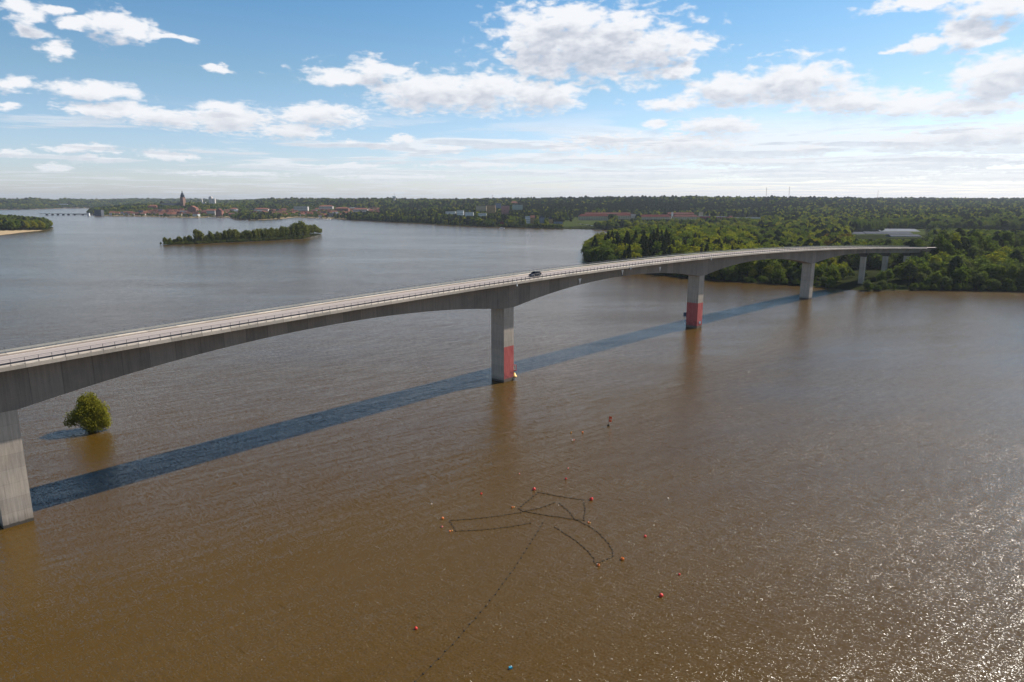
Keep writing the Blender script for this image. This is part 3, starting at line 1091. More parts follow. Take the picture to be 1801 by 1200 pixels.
far_left = poly_px([(-700, 374), (-400, 371), (-200, 370), (0, 368.8), (60, 368.5), (120, 366.6), (170, 366.3), (212, 366.0)])
town = [gp(205, 368.5)[:2], gp(180, 371.5)[:2], gp(158, 374.5)[:2], gp(150, 376.5)[:2]] + poly_px([(168, 379), (180, 379.8), (215, 380.3), (260, 381), (290, 382.5), (330, 383), (350, 383), (375, 382), (400, 382.6),
        (411, 386), (440, 387.2), (470, 386.5), (500, 385), (520, 382.5), (560, 384.2), (600, 385.5), (615, 387.5), (640, 388.5), (680, 390.7), (740, 393.3), (800, 397), (870, 399.6), (920, 401.3), (960, 402.6), (1020, 403.6)])
mainland = far_left + town + [(210, 1290), (330, 1230), (420, 1150), (330, 1080), (200, 1040), (150, 980), (112, 880), (84, 790), (76, 720), (70, 650), (72, 610), (84, 590)] + \
    poly_px([(1075, 474), (1148, 483), (1200, 489), (1300, 497), (1420, 504.5), (1480, 509.5), (1530, 513), (1600, 511.5), (1700, 512.5), (1801, 515.5), (1950, 520), (2300, 530)]) + \
    [(1500, 300), (14000, 300), (14000, 15000), (-15000, 15000), (-15000, 6000)]
island = poly_px([(281, 432), (330, 430.3), (380, 428), (440, 425.6), (500, 422.5), (535, 420.7), (548, 416.5), (566, 412.7), (560, 411), (530, 411.5), (440, 419), (360, 425), (300, 429.8)])
headland = poly_px([(-500, 440), (-200, 424), (0, 414.5), (25, 411.5), (45, 408.8), (70, 406.6), (86, 403.8), (94, 401), (92, 399.5), (84, 397.5), (50, 394), (-100, 389), (-500, 386)])
POLYS = [mainland, island, headland]


def poly_sd(px_, py_, poly):
    """signed distance, positive inside"""
    P = np.array(poly)
    Q = np.roll(P, -1, axis=0)
    best_ = np.full(px_.shape, 1e18)
    ins = np.zeros(px_.shape, bool)
    for a, b_ in zip(P, Q):
        e = b_ - a
        L2 = e @ e + 1e-9
        t = np.clip(((px_ - a[0]) * e[0] + (py_ - a[1]) * e[1]) / L2, 0, 1)
        dx = px_ - (a[0] + t * e[0])
        dy = py_ - (a[1] + t * e[1])
        best_ = np.minimum(best_, dx * dx + dy * dy)
        c = ((a[1] > py_) != (b_[1] > py_)) & (px_ < (b_[0] - a[0]) * (py_ - a[1]) / (b_[1] - a[1] + 1e-12) + a[0])
        ins ^= c
    d = np.sqrt(best_)
    return np.where(ins, d, -d)


COLS = [
    (-700, [(3000, 5), (4000, 3), (5500, 55), (12000, 60)]),
    (-200, [(1000, 1), (1200, 9), (1500, 18), (2000, 12), (4000, 3), (5500, 53), (12000, 58)]),
    (0, [(1150, 1), (1300, 9), (1500, 16), (2000, 12), (4000, 3), (4700, 26), (5500, 54), (12000, 55)]),
    (60, [(1230, 1), (1400, 7), (1600, 9), (4150, 2), (5300, 56), (12000, 55)]),
    (110, [(1200, 2), (4650, 1), (5050, 22), (5700, 54), (12000, 56)]),
    (170, [(2300, 2), (3000, 4), (4800, 1), (5200, 14), (6300, 46), (12000, 52)]),
    (230, [(2260, 1), (2450, 6), (2850, 16), (3300, 10), (4500, 14), (7000, 48), (12000, 60)]),
    (300, [(2260, 1), (2450, 8), (2800, 27), (3100, 22), (3600, 10), (4500, 14), (7400, 51), (12000, 62)]),
    (340, [(2200, 1), (2450, 8), (2800, 26), (3100, 20), (3600, 12), (4500, 14), (7400, 50), (12000, 62)]),
    (400, [(2150, 1), (2500, 8), (2900, 16), (3500, 16), (7500, 40), (12000, 56)]),
    (430, [(2100, 1), (2500, 8), (3000, 15), (4500, 32), (7500, 38), (12000, 50)]),
    (480, [(2050, 1), (2500, 6), (3000, 14), (4000, 43), (12000, 46)]),
    (660, [(1950, 1), (2400, 8), (3000, 22), (3600, 44), (12000, 46)]),
    (800, [(1550, 2), (1900, 10), (2400, 22), (3200, 42), (12000, 46)]),
    (900, [(1450, 2), (1700, 10), (2200, 24), (3100, 43), (12000, 46)]),
    (1000, [(1400, 1), (1600, 7), (1800, 12), (2400, 34), (2900, 46), (12000, 48)]),
    (1040, [(600, 1), (700, 5), (900, 5), (1300, 2), (1600, 7), (1800, 12), (2400, 36), (2900, 47), (12000, 48)]),
    (1120, [(500, 1), (600, 5), (700, 9), (900, 7), (1600, 7), (1900, 12), (2300, 38), (2700, 47), (12000, 48)]),
    (1200, [(450, 1), (560, 4), (750, 8), (1000, 5), (1600, 7), (1900, 11), (2500, 48), (12000, 48)]),
    (1400, [(400, 1), (480, 2), (1000, 4), (1700, 10), (2100, 26), (2700, 46), (12000, 48)]),
    (1600, [(400, 2), (500, 3), (900, 5), (1800, 14), (3000, 36), (3800, 44), (12000, 46)]),
    (1801, [(400, 2), (500, 3), (900, 6), (1400, 12), (2000, 22), (3500, 42), (12000, 46)]),
    (2500, [(300, 2), (900, 6), (1400, 12), (2000, 22), (3500, 42), (12000, 46)]),
]
_cx = np.array([c[0] for c in COLS], float)


def _vnoise(x, y, sc, seed=0):
    x = x / sc + seed * 17.31
    y = y / sc + seed * 9.17
    xi, yi = np.floor(x), np.floor(y)
    xf, yf = x - xi, y - yi

    def hsh(a, b_):
        return np.modf(np.abs(np.sin(a * 127.1 + b_ * 311.7 + seed) * 43758.5453))[0]
    u, v = xf * xf * (3 - 2 * xf), yf * yf * (3 - 2 * yf)
    return (hsh(xi, yi) * (1 - u) + hsh(xi + 1, yi) * u) * (1 - v) + (hsh(xi, yi + 1) * (1 - u) + hsh(xi + 1, yi + 1) * u) * v


def col_height(x, y):
    D = np.maximum(y, 1.0)
    pxx = 900.5 + x / D * (F_PX / 1.0) * (1.0 / cp) * 1.0
    # at the horizon one pixel column is a fixed azimuth: x/y = (px-900.5)/(F cos p + 248 sin p)
    pxx = 900.5 + x / D * (F_PX * cp + (600 - Y_HOR) * sp_)
    Rr = np.array([np.interp(D.ravel(), [k[0] for k in c[1]], [k[1] for k in c[1]]) for c in COLS])
    f = np.interp(pxx.ravel(), _cx, np.arange(len(_cx)))
    i = np.clip(np.floor(f).astype(int), 0, len(_cx) - 2)
    t = f - i
    t = t * t * (3 - 2 * t)
    idx = np.arange(len(i))
    return (Rr[i, idx] * (1 - t) + Rr[i + 1, idx] * t).reshape(x.shape)


def height(x, y, sd=None):
    x = np.asarray(x, float)
    y = np.asarray(y, float)
    if sd is None:
        sd = np.max(np.array([poly_sd(x, y, p) for p in POLYS]), axis=0)
    h = col_height(x, y)
    far = np.clip((y - 2600) / 2500, 0, 1)
    h = h + far * ((_vnoise(x, y, 800, 1) - 0.5) * 14 + (_vnoise(x, y, 300, 2) - 0.5) * 9)
    hi = np.minimum(0.25 + sd * 0.09, np.maximum(h, 0.6))
    out = np.where(sd > 0, hi, np.maximum(-4.0, sd * 0.12 + 0.1 * 0))
    # embankment that takes the road over from the bridge
    near = (x > 150) & (x < 900) & (y > 350) & (y < 900)
    if near.any():
        xs, ys = x[near], y[near]
        sidx = np.arange(834, 1290, 4)
        best_ = np.full(xs.shape, 1e9)
        bz = np.zeros(xs.shape)
        for k in sidx:
            d = np.hypot(xs - _xy[k, 0], ys - _xy[k, 1])
            m_ = d < best_
            best_ = np.where(m_, d, best_)
            bz = np.where(m_, zE(_ss[k]) + 0.3, bz)
        emb = bz - np.maximum(0, best_ - 7) * 1.3
        o2 = out[near]
        o2 = np.where(sd[near] > 5, np.maximum(o2, emb), o2)
        out = out.copy()
        out[near] = o2
    return out


GRASS = [  # (px x0, x1, D0, D1) open grassy or built-up patches without forest
    (1438, 1458, 395, 450), (1592, 1614, 395, 440), (1500, 1636, 1012, 1050), (1576, 1632, 950, 985), (1558, 1636, 1050, 1180), (990, 1345, 1430, 1960), (165, 420, 2200, 2760), (700, 960, 1500, 2050),
    (430, 700, 2050, 2950), (385, 470, 2020, 2180),
]


def build_terrain():
    azs = np.radians(np.concatenate([np.arange(-64, -40, 0.8), np.arange(-40, 40, 0.13), np.arange(40, 64.1, 0.8)]))
    Ds = 330 * np.exp(np.linspace(0, math.log(14000 / 330), 430))
    A, Dm = np.meshgrid(azs, Ds)
    X = np.sin(A) * Dm
    Y = np.cos(A) * Dm
    sd = np.max(np.array([poly_sd(X, Y, p) for p in POLYS]), axis=0)
    Z = height(X, Y, sd)
    nr, na = X.shape
    verts = np.stack([X, Y, Z], -1).reshape(-1, 3)
    idx = np.arange(nr * na).reshape(nr, na)
    q = np.stack([idx[:-1, :-1], idx[:-1, 1:], idx[1:, 1:], idx[1:, :-1]], -1).reshape(-1, 4)
    keep = (verts[q][:, :, 2].max(axis=1) > -3.9)
    q = q[keep]
    me = bpy.data.meshes.new('ground')
    me.vertices.add(len(verts))
    me.vertices.foreach_set('co', verts.astype(np.float32).ravel())
    me.loops.add(len(q) * 4)
    me.loops.foreach_set('vertex_index', q.astype(np.int32).ravel())
    me.polygons.add(len(q))
    me.polygons.foreach_set('loop_start', np.arange(0, len(q) * 4, 4, dtype=np.int32))
    me.update(calc_edges=True)
    me.validate()
    me.polygons.foreach_set('use_smooth', [True] * len(me.polygons))
    px = 900.5 + verts[:, 0] / verts[:, 1] * (F_PX * cp + (600 - Y_HOR) * sp_)
    gr = np.zeros(len(verts), np.float32)
    for (a, b_, d0, d1) in GRASS:
        gr = np.maximum(gr, ((px > a) & (px < b_) & (verts[:, 1] > d0) & (verts[:, 1] < d1)).astype(np.float32))
    sdv = sd.ravel()
    sdh = poly_sd(verts[:, 0], verts[:, 1], headland)
    sa = ((sdh > 0) & (verts[:, 1] < np.interp(px, [-300, 0, 40, 70, 86, 95], [1090, 1215, 1262, 1305, 1345, 1500]))).astype(np.float32)
    sa = np.maximum(sa, ((sdv > 0) & (sdv < 25) & (verts[:, 1] > 2000) & (verts[:, 1] < 5000)).astype(np.float32) * 0.8)
    for nm, arr in (('grass', gr), ('sand', sa)):
        at = me.attributes.new(nm, 'FLOAT', 'POINT')
        at.data.foreach_set('value', arr)
    me.materials.append(M['ground'])
    o = link('ground', me)
    tag(o, 'wooded lake shores, island and distant hills', None, None, 'structure')
    return o


build_terrain()

# road carried on from the bridge along the embankment
def flat_strip(name, s0, s1, half, dz, mat):
    sl = [float(s) for s in np.arange(s0, s1, 4.0)]
    o = sweep(name, lambda s: [(half, zE(s) + dz), (-half, zE(s) + dz)], sl, mat, None, closed=False)
    return o


road = flat_strip('road', DECK1 + 1, 470, 4.6, 0.554, M['asphalt'])
tag(road, 'pale road running on from the far end of the bridge', None, None, 'structure')

# ------------------------------------------------------------------ trees
def quads_mesh(name, C_, U_, V_, mat, mats=None, midx=None):
    n = len(C_)
    v = np.empty((n, 4, 3), np.float32)
    v[:, 0] = C_ - U_ - V_
    v[:, 1] = C_ + U_ - V_ * 0.6
    v[:, 2] = C_ + U_ * 0.7 + V_
    v[:, 3] = C_ - U_ * 0.8 + V_ * 0.8
    me = bpy.data.meshes.new(name)
    me.vertices.add(n * 4)
    me.vertices.foreach_set('co', v.ravel())
    me.loops.add(n * 4)
    me.loops.foreach_set('vertex_index', np.arange(n * 4, dtype=np.int32))
    me.polygons.add(n)
    me.polygons.foreach_set('loop_start', np.arange(0, n * 4, 4, dtype=np.int32))
    me.update(calc_edges=True)
    me.materials.append(mat)
    return me


def rand_frames(N, rng, jitter=0.9):
    """leaf planes roughly facing N with jitter"""
    n = N + rng.normal(size=N.shape) * jitter
    n /= np.linalg.norm(n, axis=1, keepdims=True) + 1e-9
    a = rng.normal(size=N.shape)
    u = np.cross(n, a)
    u /= np.linalg.norm(u, axis=1, keepdims=True) + 1e-9
    v = np.cross(n, u)
    return u, v


def decid_crown(name, H, W, n, leaf, mat, seed, lobes=14, base=0.12, bush=False):
    rng = np.random.default_rng(seed)
    cz = H * (base + (1 - base) / 2)
    hz = H * (1 - base) / 2
    L = []
    for k in range(lobes):
        th = rng.uniform(0, 2 * math.pi)
        ph = math.acos(rng.uniform(-0.85, 1))
        rr = rng.uniform(0.35, 0.72)
        zc = cz + hz * rr * math.cos(ph)
        taper = 1.0 - 0.35 * max(0, math.cos(ph))
        L.append((W / 2 * rr * math.sin(ph) * math.cos(th) * taper, W / 2 * rr * math.sin(ph) * math.sin(th) * taper, zc, rng.uniform(0.26, 0.44) * W / 2 * 1.15))
    L.append((0, 0, cz, W * 0.27))
    L = np.array(L)
    w = L[:, 3] ** 2
    pick = rng.choice(len(L), n, p=w / w.sum())
    D_ = rng.normal(size=(n, 3))
    D_ /= np.linalg.norm(D_, axis=1, keepdims=True)
    rad = L[pick, 3] * rng.uniform(0.62, 1.12, n) * (1 + 0.18 * rng.normal(size=n) * 0.6)
    P = L[pick, :3] + D_ * rad[:, None] * np.array([1, 1, 0.95 * hz / (W / 2) * 0.8 + 0.2])
    P[:, 2] = np.maximum(P[:, 2], 0.25)
    u, v = rand_frames(D_ + np.array([0, 0, 0.35]), rng, 0.65)
    s = (leaf * rng.uniform(0.6, 1.35, n))[:, None]
    return quads_mesh(name, P, u * s * 0.5, v * s * 0.5, mat)


def conifer_crown(name, H, W, n, leaf, mat, seed, base=0.1, pine=False):
    rng = np.random.default_rng(seed)
    if pine:
        h = rng.beta(2.2, 1.3, n) * (1 - 0.45) + 0.45
        env = np.sin(np.clip((h - 0.40) / 0.60, 0, 1) * math.pi) ** 0.6
    else:
        h = 1 - rng.power(1.7, n) * (1 - base)
        h = base + (1 - base) * (1 - np.sqrt(rng.uniform(0, 1, n)))
        env = (1 - h) ** 0.85 / (1 - base) ** 0.85
        env *= 0.82 + 0.30 * np.abs(np.sin(h * H * 1.7 + seed))
    th = rng.uniform(0, 2 * math.pi, n)
    th = th + 0.35 * np.sin(th * 5 + h * 23)
    r_ = W / 2 * env * rng.uniform(0.45, 1.05, n)
    P = np.stack([r_ * np.cos(th), r_ * np.sin(th), h * H - r_ * 0.22], -1)
    D_ = np.stack([np.cos(th), np.sin(th), np.full(n, 0.55)], -1)
    u, v = rand_frames(D_, rng, 0.5)
    s = (leaf * rng.uniform(0.6, 1.3, n))[:, None]
    return quads_mesh(name, P, u * s * 0.5, v * s * 0.5, mat)


def trunk_mesh(name, H, r0, limbs, seed, W):
    rng = random.Random(seed)
    m_ = MB()
    m_.tube([(0, 0, -1.5), (0.1, 0, H * 0.3), (0, 0.15, H * 0.6), (0, 0, H * 0.86)], [r0 * 1.2, r0 * 0.85, r0 * 0.5, r0 * 0.12], 7)
    for k in range(limbs):
        z = H * rng.uniform(0.12, 0.6)
        a = rng.uniform(0, 6.28)
        l = W * rng.uniform(0.25, 0.42)
        m_.tube([(0, 0, z), (l * .5 * math.cos(a), l * .5 * math.sin(a), z + l * .35), (l * math.cos(a), l * math.sin(a), z + l * 0.9)], [r0 * .45, r0 * .28, r0 * .08], 5)
    return m_.mesh(name, M['bark'])


LM = {
    'yellow': leaf_mat('spring_yellow_green_leaves', (0.29, 0.27, 0.018), (0.18, 0.19, 0.018), 0.5),
    'green': leaf_mat('mid_green_leaves', (0.12, 0.15, 0.024), (0.072, 0.105, 0.021), 0.42),
    'grey': leaf_mat('grey_green_leaves', (0.12, 0.135, 0.05), (0.088, 0.11, 0.038), 0.35),
    'rust': leaf_mat('rusty_brown_green_leaves', (0.20, 0.09, 0.02), (0.13, 0.085, 0.02), 0.35),
    'spruce': leaf_mat('dark_spruce_needles', (0.036, 0.045, 0.018), (0.058, 0.062, 0.022), 0.15),
    'pine': leaf_mat('dark_pine_needles', (0.042, 0.052, 0.024), (0.060, 0.068, 0.026), 0.12),
    'lone': leaf_mat('olive_willow_leaves', (0.25, 0.24, 0.03), (0.25, 0.24, 0.03), 0.45),
    'island': leaf_mat('island_olive_green_leaves', (0.155, 0.155, 0.03), (0.105, 0.12, 0.027), 0.45),
}
# prototypes: (kind, crown mesh, trunk mesh, nominal height)
PROTO = {}
for key, kinds in (('yellow', 3), ('green', 3), ('grey', 2), ('rust', 1), ('island', 3)):
    for k in range(kinds):
        H_, W_ = (16.0, 10.5 + k) if key != 'grey' else (15, 10.0)
        if key == 'island':
            H_, W_ = 15.0, 8.5 + k
        PROTO[key, k] = (decid_crown('crown', H_, W_, 1500, 0.85, LM[key], 40 + k + len(key) * 7, 15 + k * 3, base=0.06), trunk_mesh('trunk', H_, 0.28, 4, k + 5, W_), H_)
for k in range(2):
    PROTO['spruce', k] = (conifer_crown('crown', 22.0, 8.5 + k * 1.5, 1700, 0.95, LM['spruce'], 70 + k, 0.05), trunk_mesh('trunk', 22.0, 0.3, 0, k, 6), 22.0)
    PROTO['pine', k] = (conifer_crown('crown', 19.0, 7.5 + k, 1100, 0.9, LM['pine'], 80 + k, 0.4, pine=True), trunk_mesh('trunk', 19.0, 0.26, 3, k, 5), 19.0)

LABELS = {
    'yellow': 'bright yellow-green broadleaf tree in the wood beyond the bridge', 'green': 'mid green broadleaf tree in the wood beyond the bridge',
    'grey': 'dull grey-green broadleaf tree in the wood beyond the bridge', 'rust': 'rusty brown-leaved tree in the wood beyond the bridge',
    'spruce': 'dark pointed spruce in the wood beyond the bridge', 'pine': 'dark round-topped pine in the wood beyond the bridge',
}


def add_tree(key, k, x, y, z, h, rz, label, group, wide=1.0):
    crown, trunk, H_ = PROTO[key, k]
    nm = 'spruce_tree' if key == 'spruce' else ('pine_tree' if key == 'pine' else 'broadleaf_tree')
    t = thing(nm, label, 'tree', (x, y, z), rz, group)
    sc = h / H_
    t.scale = (sc * wide, sc * wide, sc)
    link('crown', crown, t)
    link('trunk', trunk, t)
    return t


# the lone tree standing in the water on the left
def lone_tree():
    gx, gy, _ = gp(160, 757)
    t = thing('broadleaf_tree', 'lone bushy olive-green tree standing in the water left of the bridge', 'tree', (gx, gy, 0.0))
    rng = np.random.default_rng(5)
    Hh = 9.6
    # measured outline: tall middle mass, lower thin mass on the left, rounded low right
    lobes = [(0.3, 0, 7.6, 1.6), (-0.6, 0.4, 6.9, 1.2), (1.0, -0.3, 6.6, 1.5), (1.9, 0.2, 5.3, 1.7), (0.4, -1.0, 5.0, 2.0), (-0.8, 0.6, 5.0, 1.6), (2.3, -0.2, 3.4, 1.6),
             (1.0, -1.2, 2.7, 1.9), (2.0, 0.8, 2.2, 1.6), (0.2, 1.4, 3.0, 1.9), (-1.6, -0.2, 3.9, 1.3), (-2.7, 0.1, 3.2, 1.5), (-2.2, 0.9, 2.2, 1.2), (-3.1, -0.6, 2.2, 0.9), (1.6, -0.9, 1.2, 1.2), (2.7, 0.1, 1.4, 0.9),
             (3.0, 0.0, 5.0, 0.6), (0.6, 0.0, 1.2, 1.1), (-0.3, -0.4, 8.3, 0.6), (1.0, 0.3, 8.0, 0.7)]
    lobes = [(a * 1.42 - 0.25, b, c, r_ * 1.12) for a, b, c, r_ in lobes]
    L = np.array(lobes)
    n = 22000
    w = L[:, 3] ** 2
    w[10:14] *= 0.55
    pick = rng.choice(len(L), n, p=w / w.sum())
    D_ = rng.normal(size=(n, 3))
    D_ /= np.linalg.norm(D_, axis=1, keepdims=True)
    # twig clusters: snap to random sub-clump directions for gaps and tufts
    cl_d = rng.normal(size=(len(L), 26, 3))
    cl_d /= np.linalg.norm(cl_d, axis=2, keepdims=True)
    ci = rng.integers(0, 26, n)
    D2 = cl_d[pick, ci] + rng.normal(size=(n, 3)) * 0.36
    D2 /= np.linalg.norm(D2, axis=1, keepdims=True)
    rad = L[pick, 3] * rng.uniform(0.4, 1.3, n)
    P = L[pick, :3] + D2 * rad[:, None]
    P = P[P[:, 2] > 0.12]
    D2 = D2[:len(P)]
    u, v = rand_frames(D2 + np.array([0.2, 0, 0.3]), rng, 0.9)
    s = (0.115 * rng.uniform(0.6, 1.3, len(P)))[:, None]
    link('crown', quads_mesh('crown', P, u * s, v * s, LM['lone']), t)
    m_ = MB()
    rr = random.Random(3)
    for (bx, by, bz, br) in lobes:
        p0 = (rr.uniform(-.5, .5), rr.uniform(-.4, .4), -1.0)
        m_.tube([p0, (bx * .45 + p0[0] * .5, by * .45, bz * .45), (bx, by, bz)], [0.16, 0.10, 0.03], 5)
        for q in range(5):
            e = Vector((rr.gauss(0, 1), rr.gauss(0, 1), rr.gauss(0.2, 1))).normalized() * br
            if bz + e.z > 0.2:
                m_.tube([(bx * .8, by * .8, bz * .8), (bx + e.x, by + e.y, bz + e.z)], [0.05, 0.015], 4)
    m_.build('trunk', M['bark'], t)


lone_tree()

# island trees, each a thing: (px, py of foot, height m, width factor)
isl = []
rr = random.Random(12)
for px, hpx in [(283, 5), (291, 13), (299, 11), (308, 9), (317, 14), (327, 12), (334, 14), (341, 7), (348, 24), (356, 17), (364, 13), (371, 19), (380, 14), (385, 18), (392, 16), (398, 20), (405, 22), (413, 21),
                (419, 20), (427, 17), (433, 19), (440, 18), (447, 21), (454, 20), (461, 22), (468, 20), (474, 18), (481, 21), (488, 19), (495, 22), (503, 23), (509, 18), (517, 24), (523, 27), (529, 30), (535, 27), (541, 23), (547, 21), (553, 19), (559, 14), (564, 10)]:
    yb = float(np.interp(px, [281, 330, 380, 440, 500, 535, 548, 566], [431.6, 429.9, 427.6, 425.2, 422, 420.0, 416, 412.6]))
    isl.append((px + rr.uniform(-1, 1), yb - 0.5, hpx))
for px in range(300, 560, 11):
    yb = float(np.interp(px, [281, 330, 380, 440, 500, 535, 548, 566], [431.0, 428.5, 426.0, 422.5, 418, 414.5, 414, 412.2]))
    isl.append((px + rr.uniform(-3, 3), yb, float(np.interp(px, [290, 350, 400, 500, 530, 565], [8, 11, 15, 18, 22, 11])) * rr.uniform(0.8, 1.1)))
ix = np.array([gp(a, b_)[0] for a, b_, c in isl])
iy = np.array([gp(a, b_)[1] for a, b_, c in isl])
iz = height(ix, iy)
for i, (a, b_, hp) in enumerate(isl):
    hm = hp * iy[i] / 1215.0
    pos = 'low western tip' if a < 340 else ('middle' if a < 500 else 'tall eastern end')
    add_tree('island', rr.randrange(3), ix[i], iy[i], max(0.1, iz[i]), hm * 1.06, rr.uniform(0, 6.28),
             {'low western tip': 'small olive-green tree on the low left tip of the narrow island', 'middle': 'olive-green tree in the middle row of the narrow island',
              'tall eastern end': 'tall olive-green tree on the right end of the narrow island'}[pos], 'trees on the %s of the island' % pos.replace('western', 'left').replace('eastern', 'right'), 1.0 if hp > 15 else 1.15)

# ----- scattering
PXK = F_PX * cp + (600 - Y_HOR) * sp_


def px_of(x, y):
    return 900.5 + x / y * PXK


# highest picture row the tree tops in front of the far buildings may reach
YL_X = [1010, 1021, 1028, 1045, 1070, 1100, 1150, 1200, 1250, 1300, 1345, 1400, 1500, 1504, 1640, 1646, 1700, 1801, 2000]
YL_Y = [440, 424, 409, 401, 395, 390.5, 391, 389.5, 392, 395, 390, 388, 395, 419, 419, 400, 401, 404, 405]
BLD_ZONES = []      # (px0, px1, D0, D1) kept free of forest


def scatter(n_try, D0, D1, spacing_fn, px0=-60, px1=1880, seed=1):
    """jittered polar grid"""
    rng = np.random.default_rng(seed)
    pts = []
    D = D0
    while D < D1:
        s = spacing_fn(D)
        a0, a1 = (px0 - 900.5) / PXK, (px1 - 900.5) / PXK
        nn = int((a1 - a0) * D / s)
        xs = (a0 + (np.arange(nn) + rng.uniform(-.45, .45, nn)) / nn * (a1 - a0))
        dd = D + rng.uniform(-.45, .45, nn) * s
        pts.append(np.stack([xs * dd, dd], -1))
        D += s
    return np.concatenate(pts)


def excluded(x, y):
    px = px_of(x, y)
    ex = np.zeros(x.shape, bool)
    for (a, b_, d0, d1) in GRASS[:6] + BLD_ZONES:
        ex |= (px > a) & (px < b_) & (y > d0) & (y < d1)
    # bridge and road corridor
    for k in range(560, 1290, 6):
        ex |= np.hypot(x - _xy[k, 0], y - _xy[k, 1]) < (6.5 if k > 834 else 9.5)
    return ex


near_pts = scatter(0, 400, 1300, lambda D: 8.3 if D < 700 else 9.0, 960, 1900, 3)
x, y = near_pts[:, 0], near_pts[:, 1]
sd = poly_sd(x, y, mainland)
ok = (sd > 1.6) & ~excluded(x, y) & (y < 1330 - 0 * x)
x, y, sd = x[ok], y[ok], sd[ok]
z = height(x, y)
rng = np.random.default_rng(21)
px = px_of(x, y)
dens = _vnoise(x, y, 45, 5)
con = _vnoise(x, y, 60, 8)
dd_keys = ['yellow', 'green', 'grey', 'rust', 'spruce', 'pine']
trees = []
for i in range(len(x)):
    c = con[i] + rng.uniform(-.22, .22)
    P_ = px[i]
    if P_ < 1090:
        spr = 0.50 if (1045 < P_ and y[i] < 690) else 0.04
        pine = 0.0
        yl = 0.35 if y[i] < 700 else 0.75
    elif P_ < 1330:
        spr = (0.45 if P_ < 1180 else 0.24) if y[i] < 640 else 0.10
        pine = 0.08
        yl = 0.50
    elif P_ < 1500:
        spr, pine, yl = 0.09, 0.13, 0.42
    else:
        spr, pine, yl = 0.02, 0.10, 0.26
    if y[i] < 470 and P_ > 1300:
        spr *= 0.3
        pine *= 0.3
        yl *= 0.25
    u_ = rng.uniform()
    spr *= 2 * c
    if u_ < spr:
        key = 'spruce'
        h = (rng.uniform(20, 27) if y[i] < 700 and P_ < 1190 else rng.uniform(15, 21)) if P_ < 1330 else rng.uniform(12, 18)
    elif u_ < spr + pine:
        key = 'pine'
        h = rng.uniform(14, 19)
    else:
        v_ = rng.uniform() * 0.6 + dens[i] * 0.4
        key = 'yellow' if v_ < yl * 0.95 else ('green' if v_ < yl + 0.42 else 'grey')
        if 1430 < P_ < 1520 and 560 < y[i] < 800 and rng.uniform() < 0.3:
            key = 'rust'
        h = rng.uniform(10.5, 18.5) if P_ > 1330 else rng.uniform(12.5, 20.5)
    edge = float(np.clip(sd[i] / 16.0, 0, 1))
    h *= 0.34 + 0.66 * edge if P_ > 1300 else 0.6 + 0.4 * edge
    wide = rng.uniform(0.85, 1.22) if key not in ('spruce', 'pine') else rng.uniform(1.0, 1.55)
    if edge < 0.5 and key not in ('spruce',):
        wide *= 1.3
    ylim = float(np.interp(P_, YL_X, YL_Y)) + rng.uniform(0, 5)
    zmax = CAM_H - y[i] * slope_at(ylim)
    hm = zmax - z[i]
    if y[i] < 1100 and hm < h:
        if hm < 0.38 * h:
            continue
        wide *= min(1.25, h / hm)
        h = hm
    # keep piers of the viaduct and the deck in view
    if 1425 < P_ < 1655 and y[i] < 560:
        dpx = min(abs(P_ - 1508) / 9, 9)
        if abs(P_ - 1507) < 10 and y[i] < 470:
            continue
        if y[i] < 530:
            yl_ = float(np.interp(P_, [1425, 1445, 1500, 1515, 1530, 1560, 1580, 1600, 1610, 1618, 1628, 1660], [470, 462, 462, 476, 472, 476, 468, 466, 455, 434, 424, 424])) + rng.uniform(-4, 8)
            h = min(h, CAM_H - y[i] * slope_at(yl_) - z[i])
            if h < 2.5:
                continue
    trees.append((x[i], y[i], z[i], h, key, wide))
# the ones that show largest: nearest to the camera with a clear line (front rows and tree tops)
def vis_score(t):
    X, Y, Z, h, key, w = t
    s = poly_sd(np.array([X]), np.array([Y]), mainland)[0]
    return 0


